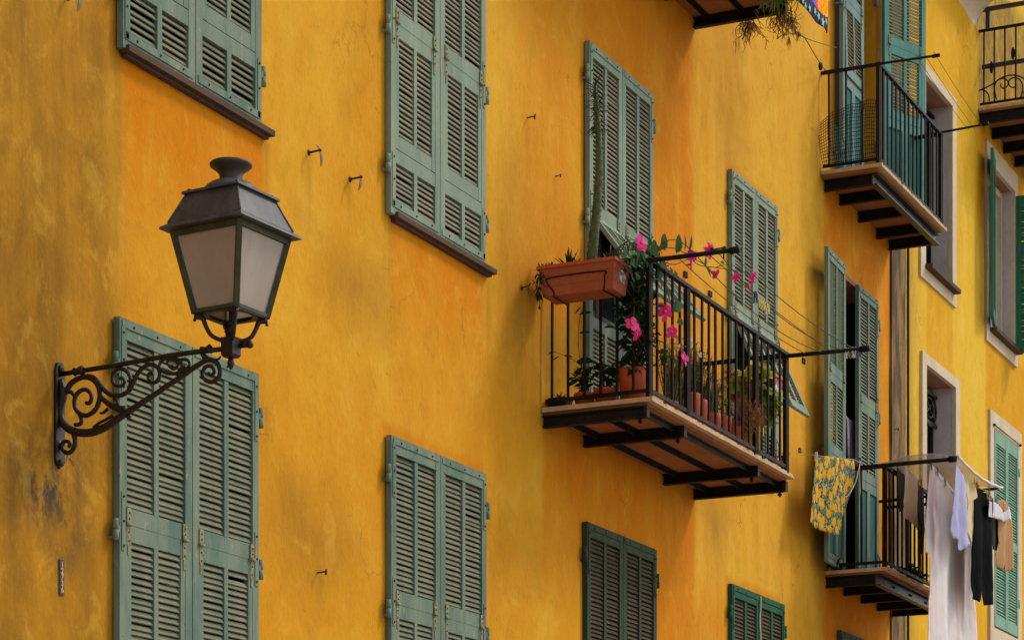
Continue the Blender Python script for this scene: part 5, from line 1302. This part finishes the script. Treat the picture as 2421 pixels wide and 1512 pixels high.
def inside(px, py, poly):
    r = False; j = len(poly) - 1
    for i in range(len(poly)):
        if (poly[i][1] > py) != (poly[j][1] > py) and px < (poly[j][0] - poly[i][0]) * (py - poly[i][1]) / (poly[j][1] - poly[i][1]) + poly[i][0]: r = not r
        j = i
    return r
def garment(name, label, cat, mats_, pts, P, Q, amp=.02, freq=9., step=.035, group=None, seed=0, th=.005, pick=None, top_amp=.25, wave=.0, parent=None, lift=0.):
    """a hanging cloth: outline `pts` (picture points) laid on the upright plane through the plan points P, Q, then folded"""
    d = Vector((Q[0] - P[0], -(Q[1] - P[1]))); L = d.length; d.normalize(); nn = Vector((d.y, -d.x))
    if nn.y > 0: nn = -nn
    o2 = []
    for (u, v) in pts:
        p = atp(u, v, P, Q); o2.append(((p.x - P[0]) * d.x + (p.y + P[1]) * d.y, p.z))
    # dense outline
    out = []
    for i in range(len(o2)):
        a, b_ = Vector(o2[i]), Vector(o2[(i + 1) % len(o2)]); n = max(1, int((b_ - a).length / step))
        out += [a.lerp(b_, k / n) for k in range(n)]
    poly = [(p.x, p.y) for p in out]
    x0, x1 = min(p[0] for p in poly), max(p[0] for p in poly); z0, z1 = min(p[1] for p in poly), max(p[1] for p in poly)
    V = [Vector(p) for p in poly]; E = [(i, (i + 1) % len(poly)) for i in range(len(poly))]
    x = x0 + step / 2; k = 0
    while x < x1:
        z = z0 + step * (.25 + .5 * (k % 2)); k += 1
        while z < z1:
            if inside(x, z, poly) and min((Vector((x, z)) - p).length for p in out) > step * .45: V.append(Vector((x, z)))
            z += step
        x += step * .87
    r = delaunay_2d_cdt(V, E, [list(range(len(poly)))], 1, 1e-5)
    g = MB(); vs = []
    for p in r[0]:
        t_ = (z1 - p.y) / (z1 - z0 + 1e-6); A = amp * (top_amp + (1 - top_amp) * min(1, t_ * 1.6))
        f = A * (math.sin(p.x * freq * 2 + seed + .9 * math.sin(p.y * 2.3 + seed)) * .7 + .6 * noise.noise((p.x * freq * .55, p.y * 1.6, seed)) + .25 * noise.noise((p.x * 14, p.y * 9, seed + 5)))
        f += wave * math.sin(p.y * 5 + seed) + lift
        vs.append((P[0] + d.x * p.x + nn.x * f, -P[1] + d.y * p.x + nn.y * f, p.y))
    if pick:
        for f in r[2]:
            c = sum((r[0][i] for i in f), Vector((0, 0))) / len(f); g.add([vs[i] for i in f], [tuple(range(len(f)))], pick(c.x - x0, c.y - z0, x1 - x0, z1 - z0), True)
    else: g.add(vs, [tuple(f) for f in r[2]], 0, True)
    o = g.build(name, mats_, parent, label, cat, group)
    if pick:
        bm = bmesh.new(); bm.from_mesh(o.data); bmesh.ops.remove_doubles(bm, verts=bm.verts, dist=1e-5); bm.to_mesh(o.data); bm.free()
    s_ = o.modifiers.new("thickness", 'SOLIDIFY'); s_.thickness = th; s_.offset = 0
    return o
def lau(px, py): return (2067.2 + px / 5.2366, 1070.9 + py / 5.2366)
def LP(*p): return [lau(*q) for q in p]
oA, oB, oC = OFF(2140.7, b3l), OFF(2199, b3l), OFF(2257, b3l)
GL = "laundry hung on the lower balcony's lines"
P_ = lambda o: ((3.0 * D, o), (3.4 * D, o))
garment("garment", "dark olive garment hanging inside the railing corner, left of the beige top", "garment", 'oliveblack', LP((278, 130), (375, 235), (368, 560), (352, 700), (318, 722), (262, 640), (268, 380)), *P_(oA - .16), amp=.025, group=GL, seed=1)
garment("tank_top", "beige tank top hung upside down, straps pointing to the railing", "top", 'beige', LP((384, 130), (470, 228), (560, 345), (565, 560), (580, 800), (572, 930), (540, 940), (480, 890), (440, 815), (400, 800), (372, 760), (345, 595), (368, 450), (378, 300)), *P_(oA), amp=.02, freq=8, group=GL, seed=2)
garment("trousers", "black trousers almost hidden between the beige top and the pale sheet", "trousers", 'charcoal', LP((572, 370), (640, 425), (648, 900), (650, 1265), (615, 1250), (592, 1205), (600, 980), (572, 700)), *P_(oA + .03), amp=.02, group=GL, seed=3, lift=-.03)
garment("bed_sheet", "long pale pink and white bed sheet reaching below the picture", "sheet", 'sheet', LP((690, 120), (780, 215), (880, 340), (960, 425), (1040, 520), (1120, 600), (1215, 700), (1215, 1100), (1225, 1700), (1245, 2500), (660, 2500), (655, 1900), (652, 1240), (618, 1225), (640, 800), (665, 400)), *P_(oB), amp=.030, freq=5.5, step=.045, group=GL, seed=4, top_amp=.15)
garment("shirt", "lavender shirt with rumpled front, first on the outer line", "shirt", 'lavender', LP((1008, 125), (1060, 190), (1085, 260), (1115, 400), (1155, 575), (1135, 650), (1130, 800), (1140, 960), (1170, 1000), (1195, 1130), (1140, 1140), (1080, 1205), (1050, 1165), (1030, 1075), (980, 1050), (958, 940), (968, 760), (975, 560), (985, 320)), *P_(oC), amp=.028, freq=10, step=.028, group=GL, seed=5)
garment("blouse", "pale yellow short sleeved blouse between lavender shirt and black dungarees", "blouse", 'cream', LP((1085, 215), (1160, 270), (1225, 350), (1245, 430), (1272, 550), (1240, 575), (1238, 700), (1245, 900), (1255, 1085), (1225, 1110), (1190, 1080), (1135, 985), (1135, 800), (1150, 600), (1115, 430)), *P_(oC - .03), amp=.022, freq=10, step=.028, group=GL, seed=6)
garment("dungarees", "black wide legged dungarees, the longest dark garment on the outer line", "dungarees", 'blackcloth', LP((1258, 360), (1290, 420), (1330, 470), (1400, 495), (1425, 600), (1428, 800), (1440, 1050), (1450, 1300), (1480, 1700), (1505, 1865), (1370, 1880), (1345, 1700), (1330, 1600), (1290, 1840), (1235, 1800), (1238, 1760), (1215, 1640), (1220, 1200), (1240, 900), (1240, 575), (1278, 545), (1262, 440)), *P_(oC - .02), amp=.03, freq=7, step=.032, group=GL, seed=7)
garment("shorts", "charcoal shorts hanging behind the little white top", "shorts", 'charcoal', LP((1425, 560), (1500, 640), (1540, 800), (1545, 1000), (1552, 1190), (1500, 1205), (1450, 1190), (1440, 1000), (1430, 780)), *P_(oC - .06), amp=.02, freq=9, group=GL, seed=8)
garment("crop_top", "little white top with a dark bow over the charcoal shorts", "top", 'white', LP((1398, 540), (1450, 600), (1520, 610), (1565, 690), (1590, 745), (1640, 700), (1655, 650), (1690, 730), (1700, 825), (1650, 815), (1600, 845), (1560, 825), (1500, 800), (1470, 795), (1430, 780), (1415, 660)), *P_(oC + .02), amp=.018, freq=12, step=.025, group=GL, seed=9)
g = MB(); c = atp(*lau(1450, 575), *P_(oC + .045))
for (dx, dz, L_) in ((-1, .25, .06), (1, .15, .07), (.15, -1, .16), (.5, -.9, .07)): g.leaf(c, (dx, -.1, dz), (0, -1, .1), L_, .045, 0, .1)
g.build("bow", 'navy', None, "dark navy bow pinned on the little white top", "bow", GL)
garment("trousers", "tan trousers with frayed hems, last on the outer line", "trousers", 'tan', LP((1510, 590), (1600, 570), (1650, 640), (1690, 820), (1700, 1000), (1710, 1180), (1735, 1300), (1745, 1420), (1700, 1440), (1640, 1460), (1600, 1425), (1610, 1300), (1575, 1440), (1540, 1400), (1500, 1380), (1480, 1230), (1530, 1200), (1548, 1100), (1540, 830)), *P_(oC - .035), amp=.022, freq=9, step=.03, group=GL, seed=10)
# lines of the laundry balcony
for o, lab in ((oA, "inner"), (oB, "middle"), (oC, "outer")):
    string((Vector((b3l, -o, b3t + .012)), Vector((3.292 * D, -o, b3t + .03))), .003, 'cord', "washing_line", lab + " washing line of the laundry balcony", "washing line", "lines of the laundry balcony", .16 if o < oC else .12)
for (px, py, o, m_, lab) in ((700, 140, oB, 'pegblue', "navy peg at the first corner of the pale sheet"), (778, 215, oB, 'pegred', "red peg on the sloping edge of the pale sheet"), (876, 340, oB, 'peggreen', "lime green peg on the pale sheet's edge"), (560, 330, oA, 'peggreen', "lime green peg on the beige top's shoulder"), (578, 345, oA + .02, 'pegred', "red peg next to the beige top's shoulder"), (1238, 350, oC, 'peggreen', "lime green peg on the pale yellow blouse"), (1268, 375, oC, 'pegred', "red peg holding the black dungarees' strap"), (1390, 500, oC, 'pegyellow', "yellow peg on the black dungarees"), (1425, 480, oC, 'pegsky', "sky blue peg above the little white top, single one"), (1490, 545, oC + .01, 'pegsky', "sky blue peg in the pair above the dark bow, upper one"), (1510, 560, oC + .01, 'pegsky', "sky blue peg in the pair above the dark bow, lower one"), (1655, 610, oC, 'pegwhite', "white peg at the end of the outer line")):
    p = atp(*lau(px, py - 14), *P_(o + .008)); peg(p, (.3, -1, 0), m_, lab, "pegs on the laundry", .01)
# clear plastic sheet stretched over the two drying rods, its front edge rolled up
g = MB(); NX, NY = 24, 12; xs0, xs1 = b3l + .0, 3.292 * D; o0, o1 = DEP3 - .08, oC + .015
vs = []
for i in range(NX + 1):
    for j in range(NY + 1):
        a, k = i / NX, j / NY
        vs.append((xs0 + (xs1 - xs0) * a, -(o0 + (o1 - o0) * k), b3t + .035 + .05 * math.sin(math.pi * k) * (1 - .3 * a) - .05 * math.sin(math.pi * a) + .012 * noise.noise((a * 6, k * 5, 2.))))
g.add(vs, [(i * (NY + 1) + j, (i + 1) * (NY + 1) + j, (i + 1) * (NY + 1) + j + 1, i * (NY + 1) + j + 1) for i in range(NX) for j in range(NY)], 0, True)
can = g.build("plastic_sheet", 'plastic', None, "clear plastic rain sheet stretched over the laundry with a rolled front edge", "plastic sheet")
s_ = can.modifiers.new("thickness", 'SOLIDIFY'); s_.thickness = .003
g = MB(); g.tube([(xs0 + (xs1 - xs0) * k / 14, -o1 - .012, b3t + .035 - .05 * math.sin(math.pi * k / 14) + .003 * math.sin(k * 2.3)) for k in range(15)], .014, 8, sub=2); g.build("rolled_edge", 'plasticroll', can)
# lemon cloth on the string left of the laundry balcony
def le(px, py): return ((2040 + px / 5.4) / 1.0739, (1120 + py / 5.4) / 1.0739)
PL, QL = (2.928 * D, .030 * D), (3.05 * D, .0424 * D)
garment("tablecloth", "lemon printed cloth hung on a string left of the laundry balcony", "cloth", 'lemon', [le(*p) for p in ((185, 205), (300, 200), (420, 215), (560, 240), (690, 262), (700, 420), (690, 600), (650, 740), (600, 900), (530, 1040), (480, 1180), (440, 1310), (410, 1290), (330, 1240), (200, 1180), (100, 1110), (60, 1110), (75, 1010), (105, 850), (140, 600), (165, 380))], PL, QL, amp=.035, freq=4.5, step=.035, seed=11, th=.004)
hk = at(1889, 1064, .03); e = atp(*le(185, 205), PL, QL); f = atp(*le(690, 262), PL, QL); kx = atx(2039, 1098, b3l)
string([hk, hk.lerp(e, .5) + Vector((0, 0, -.01)), e + Vector((0, 0, .01)), e.lerp(f, .5) + Vector((0, 0, .0)), f + Vector((0, 0, .01)), kx], .0035, 'cord', "washing_line", "short string carrying the lemon cloth from wall bracket to railing", "washing line")
peg(f + Vector((.12, -.02, .03)), (1, 0, 0), 'pegblue', "navy peg on the rail between lemon cloth and railing corner", "pegs on the laundry")
peg(e + Vector((-.02, 0, .02)), (1, 0, 0), 'pegwhite', "white peg at the upper left corner of the lemon cloth", "pegs on the laundry")
string([at(*le(780, 270), .33), at(*le(720, 540), .35), at(*le(640, 700), .36), at(*le(580, 760), .36), at(*le(520, 690), .36)], .004, 'cord', "cord", "pale cord looping down over the lemon cloth's edge", "cord", "pale cords by the lemon cloth")
string([at(*le(770, 270), .33), at(*le(772, 480), .34), at(*le(780, 690), .34), at(*le(760, 765), .34)], .004, 'cord', "cord", "pale cord hanging straight down beside the lemon cloth", "cord", "pale cords by the lemon cloth")
# dark cloth in the open doorway
def dr(px, py): return (1890.3 + px / 4.5104, 838 + py / 4.5104)
garment("curtain", "purple grey cloth with mauve hem hanging in the dark doorway", "curtain", ['purple', 'purplehem'], [dr(*p) for p in ((490, 650), (525, 690), (600, 700), (612, 900), (615, 1200), (500, 1200), (490, 1000))], (3.0 * D, -.02), (3.4 * D, -.02), amp=.03, freq=9, step=.03, seed=13, pick=lambda x, z, W_, H_: 1 if x < .06 + .13 * (1 - z / H_) and x > .09 * (1 - z / H_) * .6 else 0)
# plants on the laundry balcony floor
q = floor_at(2146, .36, FL3); pot(q, .06, .10, 'terracotta', "small terracotta pot on the laundry balcony floor", None)
clump(q + Vector((0, 0, .09)), 60, .10, .05, ['leafdark', 'leaf', 'stem'], "leafy plant behind the laundry balcony's railing, beside the sheet", "potted plant", .16, .11, 61)
clump(floor_at(2172, .36, FL3) + Vector((0, 0, .03)), 90, .10, .05, ['leafdark', 'leafdark', 'stem'], "dark bushy plant half hidden by the pale sheet", "potted plant", .24, .14, 62)
g = MB(); qq = at(1957, 1330, .06)
for k in range(26):
    g.leaf(Vector((qq.x + rnd.uniform(-.04, .2), -.06 - rnd.uniform(0, .1), FL3 + .0)), (rnd.uniform(-.5, .8), rnd.uniform(-.6, .2), rnd.uniform(.3, 1)), (0, 0, 1), .12, .03, 0, .3)
g.tube([(X(1962) + .02, -.05, FL3), (X(1962), -.06, FL3 + .30), (X(1962) - .015, -.05, FL3 + .52)], .018, 6); g.build("dead_plant", 'leafdark', None, "blackened dead plant in the wall corner of the laundry balcony", "dead plant")

# ---------------------------------------------------------------- at the top: beach cloth, hanging dry plants, wires
def be(px, py): return ((1880 + px / 8.4) / 1.0739, (0 + py / 8.4) / 1.0739)
oT = .13 * D
def pick_towel(x, z, W_, H_):
    e = (x / W_) * 1.; hem = .30 * (1 - 0) ; zz = z - 0.
    # z of the sloping hem at this x is 0 because the hem runs level in the real cloth
    if zz < .125: return 0
    f = x / W_ + .05 * noise.noise((zz * 6, 1., 3.)) - .02
    if f < .60 + .06 * math.sin(zz * 9): return 1 if noise.noise((x * 3.5, zz * 3.5, 1.)) > -.1 else 2
    if f < .69: return 2
    if f < .77: return 3
    return 4
p0 = at(*be(1860, 640), oT); zT = p0.z
tw = garment("beach_towel", "bright beach towel with navy starred border hanging at the top edge", "towel", ['navy', 'turq', 'blue', 'pinkprint', 'orange'], [be(*p) for p in ((1840, 700), (1855, 380), (1860, 0), (1865, -700), (900, -700), (880, -420), (1210, 0), (1450, 290), (1630, 480), (1790, 590))], (2.5 * D, oT), (2.8 * D, oT), amp=.012, freq=5, step=.028, seed=14, th=.004, pick=pick_towel)
def star(mb, c, r, n=5, rot=0.):
    P = []
    for k in range(2 * n):
        w_ = rot + math.pi * k / n; q_ = r if k % 2 == 0 else r * .42; P.append((c.x + q_ * math.cos(w_), c.y, c.z + q_ * math.sin(w_)))
    N_ = 2 * n; mb.add(P + [(p[0], p[1] - .003, p[2]) for p in P], [tuple(range(N_)), tuple(range(2 * N_ - 1, N_ - 1, -1))] + [(i, N_ + i, N_ + (i + 1) % N_, (i + 1) % N_) for i in range(N_)])
g = MB(); k = 0
for (px, py, r_) in ((1385, 120, .030), (1475, 180, .036), (1590, 240, .034), (1665, 345, .038), (1755, 470, .046), (1825, 455, .03), (1330, 20, .03)):
    star(g, at(*be(px, py), oT + .016), r_, 5, k); k += .7
g.build("star_print", 'mintprint', tw)
g = MB(); g.tube([at(*be(1845, 640), oT), at(*be(1838, 700), oT)], .008, 6); g.build("tassel", 'pinkprint', tw)
def dryhang(name, label, c, n, spread, Lz, mats_, seed, curl=1., top=.0):
    rnd = random.Random(seed); g = MB(); c = Vector(c)
    for i in range(n):
        a = c + Vector((rnd.gauss(0, spread), rnd.gauss(0, spread * .7), rnd.uniform(-.02, .06 + top)))
        P = [a]; d_ = Vector((rnd.gauss(0, .5), rnd.gauss(0, .5), -.6)); s_ = Lz * rnd.uniform(.3, 1.) / 5
        for k in range(5):
            d_ = (d_ + Vector((rnd.gauss(0, .5 * curl), rnd.gauss(0, .5 * curl), -.25))).normalized(); P.append(P[-1] + d_ * s_)
        m_ = rnd.randrange(len(mats_)); g.tube(P, [.004, .004, .0035, .003, .0025, .001], 4, m_, cap=False, sub=2)
        for k in range(3): g.leaf(P[rnd.randrange(1, 6)], (rnd.uniform(-1, 1), rnd.uniform(-1, 1), rnd.uniform(-1.2, .3)), (0, 0, 1), rnd.uniform(.04, .09), .009, m_, rnd.uniform(-.6, .9))
    return g.build(name, mats_, None, label, "hanging plant", "dry trailing plants under the top balcony")
oh = DEP - .02; xq = at(1842, HY, oh)
c = at(1842, -6, oh)
dryhang("hanging_plant", "shaggy grey green trailing plant spilling over the top balcony's corner", c, 130, .075, .25, ['drygrey', 'herb', 'limegreen'], 1, 1., .25)
c2 = at(1858, 42, oh - .02)
dryhang("hanging_plant", "curled reddish withered stems hanging below the shaggy trailing plant", c2, 50, .060, .22, ['redleaf', 'drygrey', 'drybrown'], 2, 1.1)
c3_ = at(1768, 52, OFF(1768, b4r - .02) if False else .42)
dryhang("hanging_plant", "separate dry brown tuft hanging under the top balcony's beam", c3_, 34, .030, .26, ['drybrown', 'redleaf', 'drygrey'], 3, 1.)
g = MB(); c4 = at(1864, 84, .62)
for k in range(14): g.leaf(c4 + Vector((rnd.uniform(-.03, .03), 0, 0)), (rnd.uniform(-.5, .5), rnd.uniform(-.4, .2), -1), (0, -1, 0), rnd.uniform(.07, .13), .012, 0, .2)
g.build("dry_sprig", 'drybrown', None, "little dry sprig caught on the thin wire", "sprig")
w_a = [at(1838, 92, .62), at(1848, 84, .62), at(1872, 80, .62), at(1888, 81, .61), at(1903, 90, .58)]
string(w_a + [at(1915, 110, .5), at(1930, 135, .3), at(1944, 158, .12), at(1952, 166, .06)], .0045, 'string', "wire", "thin wire dropping from the dry plants to the upper drying rod", "wire", "thin wires under the top balcony")
string([at(1895, 86, .6), at(1925, 98, .4), at(1960, 108, .2), at(1978, 113, .07)], .004, 'string', "wire", "thin wire running to the bleached teal shutter", "wire", "thin wires under the top balcony")
g = MB(); g.ball(at(1888, 82, .61), .022); g.lathe(at(1940, 155, .16), [(.006, .03), (.018, .02), (.022, 0), (.018, -.03), (.006, -.045)], 8); g.build("wire_clip", 'bolt', None, "two small dark clips strung on the thin wire", "clip")
